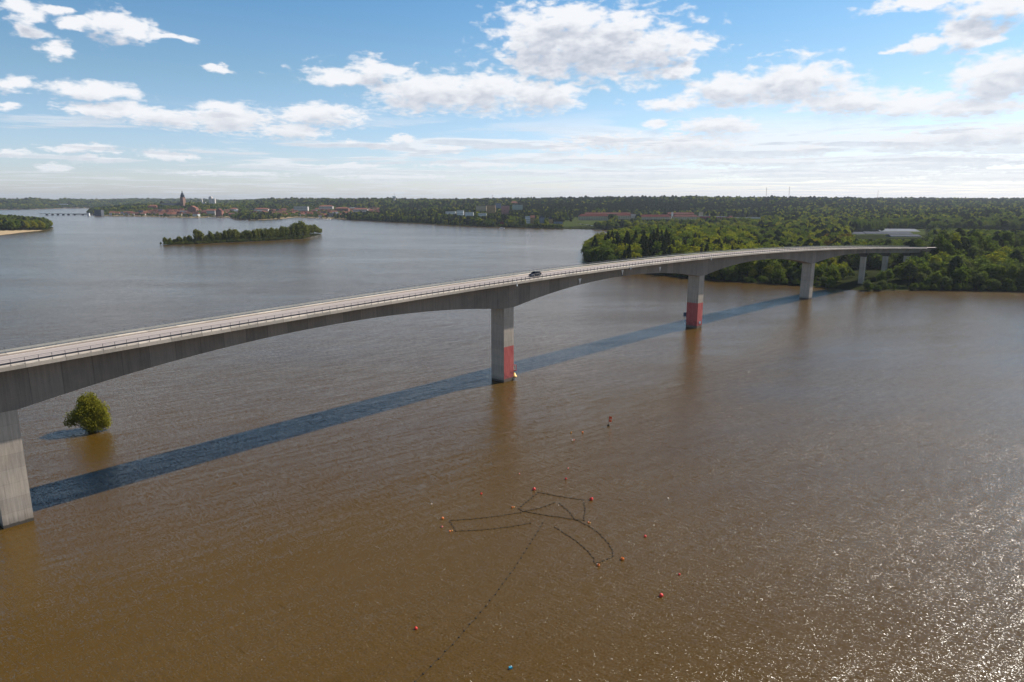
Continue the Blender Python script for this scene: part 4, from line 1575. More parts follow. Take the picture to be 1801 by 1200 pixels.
SDT = poly_sd(np.array([t[0] for t in trees]), np.array([t[1] for t in trees]), mainland)
score = np.array([t[3] / t[1] for t in trees]) * np.where(SDT < 22, 1.5, 1.0)
pxt = px_of(np.array([t[0] for t in trees]), np.array([t[1] for t in trees]))
score = np.where((pxt < 1000) | (pxt > 1815), 0, score)
order = np.argsort(-score)
n_ind = {'broad': 0, 'con': 0}
ind = set()
for i in order:
    kk = 'con' if trees[i][4] in ('spruce', 'pine') else 'broad'
    if n_ind[kk] < (170 if kk == 'broad' else 110):
        n_ind[kk] += 1
        ind.add(int(i))
rr = random.Random(44)
stuff = []
for i, (X, Y, Z, h, key, w) in enumerate(trees):
    kn = {'yellow': 3, 'green': 3, 'grey': 2, 'rust': 1, 'spruce': 2, 'pine': 2}[key]
    k = rr.randrange(kn)
    if i in ind:
        P_ = px_of(X, Y)
        zone = ['on the outermost left tip of the wood', 'just right of the wood tip', 'behind the expansion joint', 'behind the third wedge mark', 'just left of the fully red pier',
                'just right of the fully red pier', 'behind the middle of the last arch over water', 'just left of the last water pier', 'between the last water pier and the land piers',
                'around the slim land piers', 'right of the bridge end', 'at the right edge of the picture'][int(np.searchsorted([1042, 1072, 1112, 1165, 1222, 1275, 1345, 1410, 1495, 1625, 1715], P_))]
        row = 'at the waterline' if SDT[i] < 18 else ('taller' if h > 17 else 'behind the shore row')
        nm_ = {'yellow': 'yellow-green tree', 'green': 'mid green tree', 'grey': 'grey-green tree', 'rust': 'rusty-leaved tree', 'spruce': 'dark spruce', 'pine': 'dark pine'}[key]
        lab = ('tall ' + nm_ + ' ' + zone) if row == 'taller' else nm_ + ' ' + row + ' ' + zone
        add_tree(key, k, X, Y, Z - 0.2, h, rr.uniform(0, 6.28), lab, lab.replace('tree', 'trees').replace('spruce ', 'spruces ').replace('pine ', 'pines '), w)
    else:
        stuff.append((X, Y, Z - 0.2, h / PROTO[key, k][2], w, (key, k)))
print('near trees', len(trees), 'individual', len(ind), n_ind)

# lower-detail meshes for far instances
FAR = {}
for key, kinds in (('yellow', 2), ('green', 2), ('grey', 1)):
    for k in range(kinds):
        FAR[key, k] = (decid_crown('far_crown', 15.0, 11.0, 260, 2.1, LM[key], 140 + k, 9, base=0.0), 15.0)
FAR['spruce', 0] = (conifer_crown('far_crown', 20.0, 7.5, 220, 2.0, LM['spruce'], 150, 0.0), 20.0)
FAR['pine', 0] = (conifer_crown('far_crown', 18.0, 8.5, 200, 2.0, LM['pine'], 151, 0.2, pine=True), 18.0)


def instancer(name, label, pts, metas):
    """pts: list of (x, y, z, scale, wide, protokey); one object with instanced trees"""
    keys = sorted({p[5] for p in pts}, key=str)
    col = bpy.data.collections.new(name + '_sources')
    for n_, k in enumerate(keys):
        me = metas(k)
        o = bpy.data.objects.new('%03d' % n_, me)
        col.objects.link(o)
    me = bpy.data.meshes.new(name)
    P = np.array([[p[0], p[1], p[2]] for p in pts], np.float32)
    me.vertices.add(len(P))
    me.vertices.foreach_set('co', P.ravel())
    a = me.attributes.new('idx', 'INT', 'POINT')
    a.data.foreach_set('value', np.array([keys.index(p[5]) for p in pts], np.int32))
    a = me.attributes.new('scl', 'FLOAT_VECTOR', 'POINT')
    a.data.foreach_set('vector', np.array([[p[3] * p[4], p[3] * p[4], p[3]] for p in pts], np.float32).ravel())
    a = me.attributes.new('rot', 'FLOAT_VECTOR', 'POINT')
    a.data.foreach_set('vector', np.array([[0, 0, q] for q in RNG.uniform(0, 6.28, len(P))], np.float32).ravel())
    o = link(name, me)
    tag(o, label, None, None, 'stuff')
    ng = bpy.data.node_groups.new(name, 'GeometryNodeTree')
    ng.interface.new_socket('Geometry', in_out='INPUT', socket_type='NodeSocketGeometry')
    ng.interface.new_socket('Geometry', in_out='OUTPUT', socket_type='NodeSocketGeometry')
    gi = ng.nodes.new('NodeGroupInput')
    go = ng.nodes.new('NodeGroupOutput')
    ip = ng.nodes.new('GeometryNodeInstanceOnPoints')
    ci = ng.nodes.new('GeometryNodeCollectionInfo')
    ci.inputs['Collection'].default_value = col
    ci.inputs['Separate Children'].default_value = True
    ci.inputs['Reset Children'].default_value = True

    def named(nm, typ):
        nd = ng.nodes.new('GeometryNodeInputNamedAttribute')
        nd.data_type = typ
        nd.inputs['Name'].default_value = nm
        return nd.outputs['Attribute']
    L_ = ng.links
    L_.new(gi.outputs[0], ip.inputs['Points'])
    L_.new(ci.outputs[0], ip.inputs['Instance'])
    ip.inputs['Pick Instance'].default_value = True
    L_.new(named('idx', 'INT'), ip.inputs['Instance Index'])
    L_.new(named('scl', 'FLOAT_VECTOR'), ip.inputs['Scale'])
    e2r = ng.nodes.new('FunctionNodeEulerToRotation')
    L_.new(named('rot', 'FLOAT_VECTOR'), e2r.inputs[0])
    L_.new(e2r.outputs[0], ip.inputs['Rotation'])
    L_.new(ip.outputs[0], go.inputs[0])
    md = o.modifiers.new('scatter', 'NODES')
    md.node_group = ng
    return o


# low bushes along the waterline of the wood and of the island
bs = []
bp_ = scatter(0, 400, 860, lambda D: 3.6, 990, 1900, 61)
sdb = poly_sd(bp_[:, 0], bp_[:, 1], mainland)
m_ = (sdb > 0.2) & (sdb < 9) & ~excluded(bp_[:, 0], bp_[:, 1])
for (bx, by) in bp_[m_]:
    bs.append((bx, by, float(max(0.0, 0.2)), rr.uniform(2.2, 5.0) / 16.0, rr.uniform(1.0, 1.6), rr.choice([('green', 0), ('grey', 0), ('green', 1)])))
bp_ = scatter(0, 740, 1060, lambda D: 3.2, 270, 575, 62)
sdb = poly_sd(bp_[:, 0], bp_[:, 1], island)
m_ = sdb > 0.3
for (bx, by) in bp_[m_]:
    bs.append((bx, by, 0.15, rr.uniform(2.0, 4.6) / 15.0, rr.uniform(1.0, 1.6), rr.choice([('island', 0), ('grey', 0), ('island', 1)])))
instancer('undergrowth', 'low bushes and reeds along the waterlines of the wood and the island', bs, lambda k: PROTO[k][0])
instancer('woodland', 'dense mixed wood filling the land behind the front trees beyond the bridge', stuff, lambda k: PROTO[k][0])

# headland trees on the far left
hp = scatter(0, 1050, 1950, lambda D: 9.5, -160, 100, 8)
x, y = hp[:, 0], hp[:, 1]
sdh = poly_sd(x, y, headland)
px = px_of(x, y)
ok = (sdh > 4) & (y > np.interp(px, [-300, 0, 40, 70, 84, 92], [1095, 1218, 1265, 1308, 1350, 1410]))
x, y = x[ok], y[ok]
z = height(x, y)
px = px_of(x, y)
ymin = np.interp(px, [-200, 0, 30, 55, 75, 88, 95], [371, 371, 374, 376, 382, 392, 400])
hl = []
rr = random.Random(9)
for i in range(len(x)):
    key = rr.choices(['green', 'yellow', 'grey', 'pine'], [0.5, 0.15, 0.2, 0.25])[0]
    h = rr.uniform(14, 20)
    zmax = CAM_H - y[i] * slope_at(ymin[i])
    h = min(h, zmax - z[i])
    if h < 4:
        continue
    hl.append((x[i], y[i], z[i] - 0.2, h, key, rr.uniform(1.0, 1.3)))
hl.sort(key=lambda t: t[1])
hst = []
n_ = 0
for t in hl:
    key = t[4]
    if n_ < 42 and px_of(t[0], t[1]) > -5:
        n_ += 1
        add_tree(key, rr.randrange(2), t[0], t[1], t[2], t[3], rr.uniform(0, 6.28),
                 {'green': 'mid green broadleaf tree along the sandy headland at the left edge', 'yellow': 'yellow-green broadleaf tree along the sandy headland at the left edge',
                  'grey': 'grey-green broadleaf tree along the sandy headland at the left edge', 'pine': 'dark pine along the sandy headland at the left edge'}[key], '%s trees on the headland at the left edge' % key, t[5])
    else:
        hst.append((t[0], t[1], t[2], t[3] / PROTO[key, 0][2], t[5], (key, 0)))
instancer('headland_wood', 'wood covering the headland at the left edge behind its front trees', hst, lambda k: PROTO[k][0])

# ------------------------------------------------------------------ buildings of the far shore
CLAMP = []     # (px0, px1, D, y) trees nearer than D must stay below row y


def hz(x, y):
    return float(height(np.array([x]), np.array([y]))[0])


WIN_ME = MB().box((0, 0, 0), (1, 0.12, 1)).mesh('window', M['window'])


def building(name, label, cat, px0, px1, ytop, yvis, D, dep, wall, roof, kind='gable', rise=None, rz=0.0, win=None, group=None, clamp=True):
    xm = ((px0 + px1) / 2 - 900.5) / PXK * D
    W = (px1 - px0) / PXK * D / math.cos(abs(rz)) * 1.0
    zt = CAM_H - (D if kind in ('flat', 'front') else D + dep / 2) * slope_at(ytop)
    g = hz(xm, D + dep / 2)
    hgt = max(3.0, zt - g)
    if rise is None:
        rise = {'gable': min(0.35 * hgt, 4.0), 'hip': min(0.35 * hgt, 4.5), 'flat': 0.5, 'front': min(0.4 * hgt, 5.0)}[kind]
    wh = hgt - rise
    t = thing(name, label, cat, (xm, D + dep / 2, g), rz, group)
    MB().box((0, 0, (wh - 3) / 2), (W, dep, wh + 3)).build('wall', M[wall], t)
    m_ = MB()
    e = 0.6
    if kind == 'flat':
        m_.box((0, 0, wh + 0.25 + 0.003), (W + 0.4, dep + 0.4, 0.5))
    elif kind == 'gable':
        m_.prism([(-dep / 2 - e, wh - 0.2), (dep / 2 + e, wh - 0.2), (0, wh + rise)], -W / 2 - 0.3, W / 2 + 0.3, axis='x')
    elif kind == 'front':
        m_.prism([(-W / 2 - e, wh - 0.2), (W / 2 + e, wh - 0.2), (0, wh + rise)], -dep / 2 - 0.3, dep / 2 + 0.3)
    else:
        a, b_ = W / 2 + e, dep / 2 + e
        r_ = max(0.5, a - b_)
        m_.v = [(-a, -b_, wh), (a, -b_, wh), (a, b_, wh), (-a, b_, wh), (-r_, 0, wh + rise), (r_, 0, wh + rise)]
        m_.f = [[0, 1, 5, 4], [1, 2, 5], [2, 3, 4, 5], [3, 0, 4], [3, 2, 1, 0]]
    m_.build('roof', M[roof], t)
    if win:
        nx, nz_ = win
        for iz in range(nz_):
            for ixx in range(nx):
                wx = -W / 2 + W * (ixx + 0.5) / nx
                wz = wh * (iz + 0.55) / nz_
                link('window', WIN_ME, t, (wx, -dep / 2 - 0.02, wz), scale=(W / nx * 0.38, 1.0, wh / nz_ * 0.38))
    if clamp:
        CLAMP.append((px0 - 1.5, px1 + 1.5, D + 2, yvis))
    BLD_ZONES.append((px0 - 3, px1 + 3, D - 12, D + dep + 14))
    return t


G_A = 'residential tower blocks on the far shore'
G_M = 'white modern blocks on the far shore'
G_B = 'former barracks buildings with red roofs'
building('apartment_block', 'long pale yellow apartment block, leftmost of the tall blocks on the dark shore', 'apartment block', 837, 855.5, 362, 371, 1990, 16, 'cream', 'darkroof', 'flat', win=(9, 6), group=G_A)
building('apartment_block', 'ochre apartment block standing between the pale yellow and the pink blocks', 'apartment block', 856, 871, 361.2, 375, 1930, 24, 'ochre', 'darkroof', 'flat', win=(6, 8), group=G_A)
building('apartment_block', 'blue-grey apartment block rising behind the pink block', 'apartment block', 871.5, 881, 357.8, 366, 2060, 18, 'bluegrey', 'darkroof', 'flat', win=(4, 8), group=G_A)
building('apartment_block', 'pink apartment block on the dark far shore', 'apartment block', 881.5, 896, 362, 377, 1900, 20, 'pink', 'darkroof', 'flat', win=(6, 8), group=G_A)
building('apartment_block', 'pale green apartment block right of the pink block', 'apartment block', 901, 919.5, 360.2, 369.5, 2010, 18, 'palegreen', 'darkroof', 'flat', win=(8, 6), group=G_A)
building('apartment_block', 'low long white block, leftmost of the white modern blocks', 'apartment block', 783, 801, 372.2, 376, 1800, 14, 'white', 'greyroof', 'flat', win=(10, 3), group=G_M)
building('apartment_block', 'tallest white modern block on the shore below the pale yellow block', 'apartment block', 803, 815, 370.5, 379, 1760, 14, 'white', 'greyroof', 'flat', win=(5, 5), group=G_M)
building('apartment_block', 'white modern block between the tallest white block and the small one', 'apartment block', 817.5, 832, 373.5, 380, 1740, 14, 'white', 'greyroof', 'flat', win=(6, 4), group=G_M)
building('apartment_block', 'small white block, rightmost of the white modern blocks', 'apartment block', 841, 855, 375.5, 380, 1700, 14, 'white', 'greyroof', 'flat', win=(6, 3), group=G_M)
building('church', 'building with a steep red roof among the hilltop trees above the pale green block', 'church', 898, 911, 354, 357.5, 2650, 16, 'brick', 'redroof', 'hip', rise=7)
G_S = 'shore houses left of the red-roofed barracks'
building('town_house', 'white striped house with dark roof, leftmost of the tall shore houses', 'house', 924, 932.5, 380.5, 393, 1490, 12, 'white', 'darkroof', 'flat', win=(4, 4), group=G_S)
building('town_house', 'ochre and dark house right beside the white striped shore house', 'house', 933, 941, 379, 393, 1492, 12, 'ochre', 'darkredroof', 'gable', win=(3, 4), group=G_S)
building('town_house', 'grey shore house with pale front gable between the ochre houses', 'house', 948, 958, 378.5, 392, 1490, 14, 'bluegrey', 'darkroof', 'front', win=(4, 4), group=G_S)
building('town_house', 'ochre shore house with front gable, rightmost of the tall ones', 'house', 963, 973, 381, 393, 1480, 14, 'ochre', 'darkroof', 'front', win=(4, 4), group=G_S)
building('shed', 'low grey flat building right of the ochre gabled shore house', 'shed', 975, 990, 390, 393.5, 1475, 9, 'bluegrey', 'darkroof', 'flat', win=(5, 1))
building('shed', 'small red boathouse with pale gable at the dark shore', 'shed', 879, 886, 388, 394, 1500, 8, 'redwall', 'redroof', 'front')
building('barracks', 'long cream three-storey barracks with red roof, leftmost of its row', 'barracks', 1018.5, 1072, 376.3, 388.5, 1660, 14, 'cream', 'barrackroof', 'hip', rise=5.5, win=(18, 3), group=G_B, rz=R(-3))
building('barracks', 'square cream barracks with red hipped roof between the two long ones', 'barracks', 1086, 1111, 375, 386, 1690, 16, 'cream', 'barrackroof', 'hip', rise=6, win=(8, 3), group=G_B)
building('barracks_annex', 'pale box-shaped annex behind the square cream barracks', 'annex', 1111.5, 1119, 376.5, 384, 1730, 12, 'siloconc', 'darkredroof', 'flat', win=(3, 3))
building('barracks', 'long low cream barracks with red roof left of the white chimney', 'barracks', 1126, 1182, 377.5, 386.5, 1670, 14, 'cream', 'barrackroof', 'hip', rise=5.5, win=(18, 2), group=G_B)
building('barracks', 'cream barracks with faded roof right of the white chimney', 'barracks', 1186, 1231, 378, 388, 1640, 14, 'cream', 'darkredroof', 'hip', rise=4.5, win=(14, 3), group=G_B)
building('barracks', 'dark red roof stretching behind the leftmost long barracks', 'barracks', 1030, 1110, 373.8, 377, 1790, 14, 'brick', 'darkredroof', 'gable', group=G_B)
building('barracks', 'dark roofed long building behind the white chimney', 'barracks', 1176, 1222, 373.8, 378, 1760, 14, 'brick', 'darkredroof', 'gable', group=G_B)
building('hall', 'red brick hall with pale roof edge below the yellow tower', 'hall', 1232.5, 1253, 380.3, 386, 1650, 20, 'redwall', 'greyroof', 'flat', win=(6, 1))
building('hall', 'brick hall with long white roof right of the red brick hall', 'hall', 1260, 1281, 381.3, 386.5, 1640, 20, 'brick', 'greyroof', 'flat', win=(6, 1))
building('hall', 'dark red round-ended hall with barrel roof right of the white roofed hall', 'hall', 1284, 1294, 379.5, 387, 1650, 16, 'redwall', 'darkredroof', 'hip', rise=5)
building('hall', 'small grey hall right of the dark red hall', 'hall', 1295, 1304, 382, 387, 1660, 14, 'siloconc', 'darkroof', 'flat')
building('hall', 'long low grey-green hall at the right end of the barracks area', 'hall', 1306, 1342, 384.3, 387.5, 1720, 16, 'palegreen', 'greyroof', 'flat')
building('hall', 'low white flat hall in front of the white roofed brick hall', 'hall', 1262, 1284, 387.3, 391, 1560, 14, 'white', 'greyroof', 'flat', win=(6, 1))
building('tower_house', 'narrow yellow tower standing above the red brick hall', 'tower', 1232, 1238, 373.3, 380, 1700, 8, 'cream', 'redroof', 'flat')
building('chimney', 'white chimney between the two long barracks', 'chimney', 1182.6, 1185.2, 373, 380.5, 1665, 3.5, 'white', 'greyroof', 'flat')
G_W = 'long industrial sheds among the trees above the bridge end'
building('warehouse', 'big warehouse with pale sloping roof, topmost of the sheds above the bridge end', 'warehouse', 1568, 1634, 406.5, 411.5, 1090, 70, 'darkroof', 'greyroof', 'gable', rise=4.5, rz=R(-9), group=G_W)
building('warehouse', 'long dark roofed shed in front of the pale roofed warehouse', 'warehouse', 1534, 1612, 410.3, 414, 1030, 26, 'bluegrey', 'slate', 'gable', rise=2.5, rz=R(-7), win=(20, 1), group=G_W)
building('warehouse', 'dark shed furthest left of the sheds above the bridge end', 'warehouse', 1503, 1540, 411.3, 415, 1035, 24, 'bluegrey', 'slate', 'gable', rise=2.5, rz=R(-5), win=(9, 1), group=G_W)
building('warehouse', 'pale roofed low shed, lowest of the sheds above the bridge end', 'warehouse', 1578, 1628, 415.5, 421, 960, 20, 'bluegrey', 'slate', 'gable', rise=2.0, rz=R(-6), win=(12, 1), group=G_W)
building('house', 'small white house alone among the trees left of the warehouses', 'house', 1480, 1487, 399.3, 402.3, 1180, 8, 'white', 'greyroof', 'gable')
building('harbour_hall', 'large red roofed house above the roofs left of the cathedral', 'house', 258, 274, 360.3, 364, 2760, 18, 'brick', 'redroof', 'hip', rise=6)
building('harbour_hall', 'big brick hall with pale gable below the cathedral tower', 'hall', 328, 343, 362.2, 373, 2520, 22, 'brick', 'redroof', 'front', rise=8, win=(5, 2))
building('harbour_hall', 'tall dark red brick warehouse with steep gable at the harbour', 'warehouse', 377, 388, 367, 378, 2330, 18, 'brick', 'darkredroof', 'front', rise=8, win=(4, 4))
building('harbour_hall', 'pale row of gabled houses left of the dark red harbour warehouse', 'house', 361, 376, 368, 375.5, 2380, 16, 'siloconc', 'redroof', 'gable', rise=5, win=(8, 2))
building('waterfront_hotel', 'grey brick block at the left tip of the town beside the low bridge', 'building', 163, 175, 369.2, 374.5, 2480, 18, 'slate', 'darkroof', 'flat', win=(8, 3))
building('harbour_hut', 'tiny white house standing at the shore end of the low bridge', 'house', 150, 153.5, 373.0, 375, 2520, 6, 'white', 'darkroof', 'gable')
building('house', 'long white house on the hill slope of the far left shore', 'house', 102, 117, 358.6, 360.2, 5060, 14, 'white', 'greyroof', 'gable')
building('house', 'small white house on the wooded slope right of the long white house', 'house', 125, 130, 361.0, 362.2, 4980, 12, 'white', 'greyroof', 'gable')
G_F = 'long red roofed buildings of the town centre'
for (a, b_, yt, yv, D_, lab) in [(402, 414, 365.5, 368.5, 2560, 'long red roofed building right of the harbour warehouse'), (446, 470, 365.8, 369, 2560, 'wide red roofed block in the town left of the pine hill'),
                                 (560, 584, 361, 366, 2700, 'orange-red roofed long block high in the town'), (588, 612, 364.5, 370, 2500, 'dark red long block with pale roof edge near the town shore'),
                                 (516, 540, 363.5, 367, 2600, 'pale blue-roofed block among the red roofs'), (620, 645, 366, 369.5, 2350, 'red roofed block above the wooded right shore of the town')]:
    building('town_block', lab, 'building', a, b_, yt, yv, D_, 18, 'siloconc' if a != 588 else 'brick', 'redroof' if a not in (516,) else 'greyroof', 'hip' if a != 516 else 'flat', rise=None, win=(10, 2), group=G_F)


def cathedral():
    D = 2830.0
    xm = (321.5 - 900.5) / PXK * D
    g = hz(xm, D)
    zt = CAM_H - D * slope_at(335.0)
    H_ = zt - g
    w = 6.6 / PXK * D
    t = thing('cathedral', 'brick cathedral tower with dark tiered spire above the town roofs, long dark nave beside it', 'cathedral', (xm, D, g), R(-18))
    hb = CAM_H - D * slope_at(347.2) - g
    wl = MB()
    wl.prism([(-w / 2, -4), (w / 2, -4), (w / 2 * 0.93, hb), (-w / 2 * 0.93, hb)], -w / 2 * 0.95, w / 2 * 0.95)
    wl.build('tower', simple_mat('pale_old_brick', (0.27, 0.155, 0.115), 0.9, scale=0.2), t)
    rem = H_ - hb
    r_ = w / 2
    MB().lathe([(r_ * 1.12, 0.05), (r_ * 1.14, rem * .05), (r_ * 1.0, rem * .13), (r_ * 0.96, rem * .30), (r_ * 0.9, rem * .34), (r_ * 0.62, rem * .42), (r_ * 0.66, rem * .50), (r_ * 0.6, rem * .56), (r_ * 0.28, rem * .63),
                (r_ * 0.24, rem * .76), (r_ * 0.27, rem * .80), (r_ * 0.10, rem * .88), (r_ * 0.03, rem)], (0, 0, hb), 8).build('spire', M['darkroof'], t)
    for zf in (0.35, 0.62, 0.84):
        for sx in (-0.24, 0.24):
            link('window', WIN_ME, t, (sx * w, -w / 2 * 0.99, hb * zf), scale=(w * 0.14, 4.0, hb * 0.11))
    nl = 36.0 / PXK * D
    nh = CAM_H - D * slope_at(357.4) - g
    n_ = MB().prism([(-14, -4), (14, -4), (14, nh * 0.45), (-14, nh * 0.45)], -w / 2 - nl, -w / 2 - 0.1, axis='x').build('nave', M['brick'], t)
    MB().prism([(-15, nh * 0.44), (15, nh * 0.44), (0, nh)], -w / 2 - nl - 0.5, -w / 2 - 0.15, axis='x').build('nave_roof', M['darkroof'], t)
    for ch in t.children:
        if ch.name.startswith('nave'):
            ch.rotation_euler = (0, 0, R(18))
    CLAMP.append((316, 327, D, 361.5))
    CLAMP.append((285, 316, D, 360.5))
    BLD_ZONES.append((284, 328, D - 30, D + 40))


cathedral()


def silo_pair():
    D = 4300.0
    for (a, b_, yt, yb, lab, parts) in [
        (353.4, 356.0, 351.3, 360, 'slender pale silo tower right of the cathedral with low annex', [(356.2, 361.5, 356.0)]),
            (368.2, 373.2, 346.6, 359, 'tall stepped pale pink grain silo with capped top right of the cathedral', [(373.4, 378.6, 349.4)])]:
        xm = ((a + b_) / 2 - 900.5) / PXK * D
        g = hz(xm, D)
        W = (b_ - a) / PXK * D
        t = thing('silo', lab, 'silo', (xm, D, g), 0)
        h = CAM_H - D * slope_at(yt) - g
        MB().box((0, 0, h / 2 - 5), (W, W, h + 10)).build('tower', M['siloconc'], t)
        MB().box((0, 0, h + 2.003), (W * 0.55, W * 0.6, 4)).build('cap', M['siloconc'], t)
        for (c, d, y2) in parts:
            W2 = (d - c) / PXK * D
            h2 = CAM_H - D * slope_at(y2) - g
            MB().box((W / 2 + W2 / 2 + 0.05 + (c - b_) / PXK * D, 0, h2 / 2 - 5), (W2, W * 0.9, h2 + 10)).build('annex', M['siloconc'], t)
        CLAMP.append((a - 1, b_ + 6, D, yb - 1))


silo_pair()


def water_tower():
    D = 3380.0
    xm = (694 - 900.5) / PXK * D
    g = hz(xm, D)
    t = thing('water_tower', 'pale wide water tower on the wooded ridge right of the town', 'water tower', (xm, D, g), 0)
    zt = CAM_H - D * slope_at(345.0) - g
    r_ = 3.6 / PXK * D
    MB().lathe([(r_ * 0.5, -3), (r_ * 0.5, zt - 9)], (0, 0, 0), 16).build('shaft', M['siloconc'], t, True)
    MB().lathe([(r_ * 0.55, zt - 9), (r_, zt - 7), (r_, zt - 0.5), (r_ * 0.9, zt)], (0, 0, 0), 20).build('tank', M['white'], t)
    MB().tube([(0, 0, zt), (0, 0, zt + 17)], [0.7, 0.3], 5).build('mast', M['steel'], t)


water_tower()


def mast(px, ytop, ybase, D, label, red=True):
    xm = (px - 900.5) / PXK * D
    g = hz(xm, D)
    h = CAM_H - D * slope_at(ytop) - g
    t = thing('radio_mast', label, 'mast', (xm, D, g), 0.3, 'thin masts on the ridge')
    w = 1.1
    m_ = MB()
    for k in range(3):
        a = 2.09 * k
        m_.tube([(w * math.cos(a), w * math.sin(a), -2), (w * .8 * math.cos(a), w * .8 * math.sin(a), h)], 0.22, 4)
    m_.build('lattice', M['steel'], t)
    b_ = MB()
    n = int(h / 4)
    for i in range(n):
        z = h * i / n
        for k in range(3):
            a, c = 2.09 * k, 2.09 * (k + 1)
            b_.tube([(w * math.cos(a), w * math.sin(a), z), (w * math.cos(c), w * math.sin(c), z + 4)], 0.14, 3)
    b_.build('bracing', M['signred' if red else 'steel'], t)
    m2 = MB().lathe([(1.5, h - 9), (1.5, h - 5)], (0, 0, 0), 8).build('antenna', M['white'], t)


mast(1347, 329.5, 348, 2900, 'slender mast on the ridge above the wood, left one of the pair')
mast(1387, 328.5, 348, 2900, 'slender red-braced mast on the ridge, right one of the pair')
mast(1543, 335, 350, 3500, 'lone mast on the ridge far right of the pair')
mast(866, 343, 351, 3100, 'short thin mast on the ridge above the apartment blocks')
for i_, px in enumerate((1054, 1083, 1107, 1117)):
    xm = (px - 900.5) / PXK * 3300
    g = hz(xm, 3300)
    h = CAM_H - 3300 * slope_at((344, 344, 345, 345.5)[i_]) - g
    t = thing('power_pylon', ('grey power pylon on the skyline, leftmost of the four', 'grey power pylon on the skyline, second of the four from the left', 'grey power pylon on the skyline, third of the four from the left',
                              'grey power pylon on the skyline, rightmost of the four')[i_], 'pylon', (xm, 3300, g), 0.2, 'power pylons on the skyline')
    MB().tube([(-2.4, 0, -2), (0, 0, h)], 0.3, 4).tube([(2.4, 0, -2), (0, 0, h)], 0.3, 4).build('legs', M['steel'], t)
    MB().box((0, 0, h * 0.93), (9, 0.5, 0.6)).build('cross_arm', M['steel'], t)
    MB().box((0, 0, h * 0.80), (12, 0.5, 0.6)).build('cross_arm', M['steel'], t)


# ---- low road bridge on the far left with traffic
def low_bridge():
    D = 2600.0
    x0 = (66 - 900.5) / PXK * D
    x1 = (178 - 900.5) / PXK * D
    t = thing('low_bridge', 'low flat road bridge on dark block piers at the far left, leading to the town', 'bridge', ((x0 + x1) / 2, D, 0), 0)
    L_ = x1 - x0
    MB().box((0, 0, 5.2), (L_, 9, 1.1)).build('deck', M['pier'], t)
    MB().box((L_ * 0.17, 0, 3.6), (L_ * 0.3, 7, 2.0)).build('steel_span', M['steel_dark'], t)
    for sg in (1, -1):
        MB().box((0, sg * 4.3, 6.4), (L_, 0.15, 0.25)).build('railing', M['rail'], t)
    for px in (79, 89, 98.5, 108, 117.2):
        MB().box(((px - 900.5) / PXK * D - (x0 + x1) / 2, 0, 1.9), (4.6, 7.5, 5.2)).build('pier', M['steel_dark'], t)
    for px in (128, 143, 152, 162):
        MB().box(((px - 900.5) / PXK * D - (x0 + x1) / 2, 0, 1.2), (3.0, 7.0, 6.8)).build('pier', M['steel_dark'], t)
    return D


LBD = low_bridge()

# small far cars: one build, then copies
def small_car(mat):
    t = thing('parked_car', 'x', 'car')
    b_ = MB().prism([(-2.2, 0.3), (2.2, 0.3), (2.25, 0.75), (1.2, 0.95), (-2.2, 1.0)], -0.88, 0.88).build('body', mat, t)
    MB().prism([(-2.05, 1.0), (1.1, 0.96), (0.4, 1.45), (-1.7, 1.48)], -0.76, 0.76).build('cabin', M['carglass'], t)
    for wx in (-1.4, 1.4):
        for sg in (1, -1):
            MB().lathe([(0.32, -0.1), (0.32, 0.1)], (wx, sg * 0.82, 0.32), 10, 'y').build('wheel', M['tyre'], t)
    return t


CARM = {'white': M['white'], 'silver': M['chrome'], 'dark': M['carpaint'], 'red': M['signred']}
protoc = {}


def put_car(colr, x, y, z, rz, label, group):
    if colr not in protoc:
        t = small_car(CARM[colr])
        protoc[colr] = t
    else:
        t = copy_tree(protoc[colr])
    t.location = (x, y, z)
    t.rotation_euler = (0, 0, rz)
    tag(t, label, 'car', group)
    return t


names_lb = ['leftmost', 'second', 'third', 'fourth', 'fifth', 'sixth']
for i, (px, c) in enumerate([(71, 'white'), (78, 'silver'), (85, 'white'), (92, 'white'), (103, 'silver'), (167, 'white')]):
    t = put_car(c, (px - 900.5) / PXK * LBD, LBD - 2, 5.78, 0.0,
                ('%s car crossing the low bridge, %s from the headland end' % (c, names_lb[i])) if i < 5 else 'white van-like car at the town end of the low bridge', 'cars on the low bridge')
    if i in (2, 5):
        t.scale = (1.4, 1.2, 1.6)
rr = random.Random(77)
pk = [(1019, 394.0), (1022, 394.5), (1025, 395.2), (1028.5, 395.9), (1032, 396.6), (1035, 397), (1038, 397.3), (1041, 397.6), (1044, 397.9)]
ordn = ['first', 'second', 'third', 'fourth', 'fifth', 'sixth', 'seventh', 'eighth', 'last']
for i, (px, py) in enumerate(pk):
    D = 1500 - i * 12
    xm = (px - 900.5) / PXK * D
    c = ['silver', 'white', 'dark', 'silver', 'white', 'silver', 'dark', 'white', 'silver'][i]
    put_car(c, xm, D, hz(xm, D) + 0.1, R(-70), '%s parked car below the leftmost barracks, %s from the left' % (c, ordn[i]), 'cars parked below the barracks')
CLAMP.append((990, 1048, 1560, 399.5))

# town houses scattered over the two town quarters
HW, HR = ['white', 'cream', 'siloconc', 'redwall', 'brick', 'ochre'], ['redroof', 'darkredroof', 'darkroof', 'greyroof']
WN = {'white': 'white', 'cream': 'cream', 'siloconc': 'pale', 'redwall': 'dark red wooden', 'brick': 'brick', 'ochre': 'ochre'}
RN = {'redroof': 'red roof', 'darkredroof': 'dark red roof', 'darkroof': 'dark roof', 'greyroof': 'pale grey roof'}
proto_h = {}


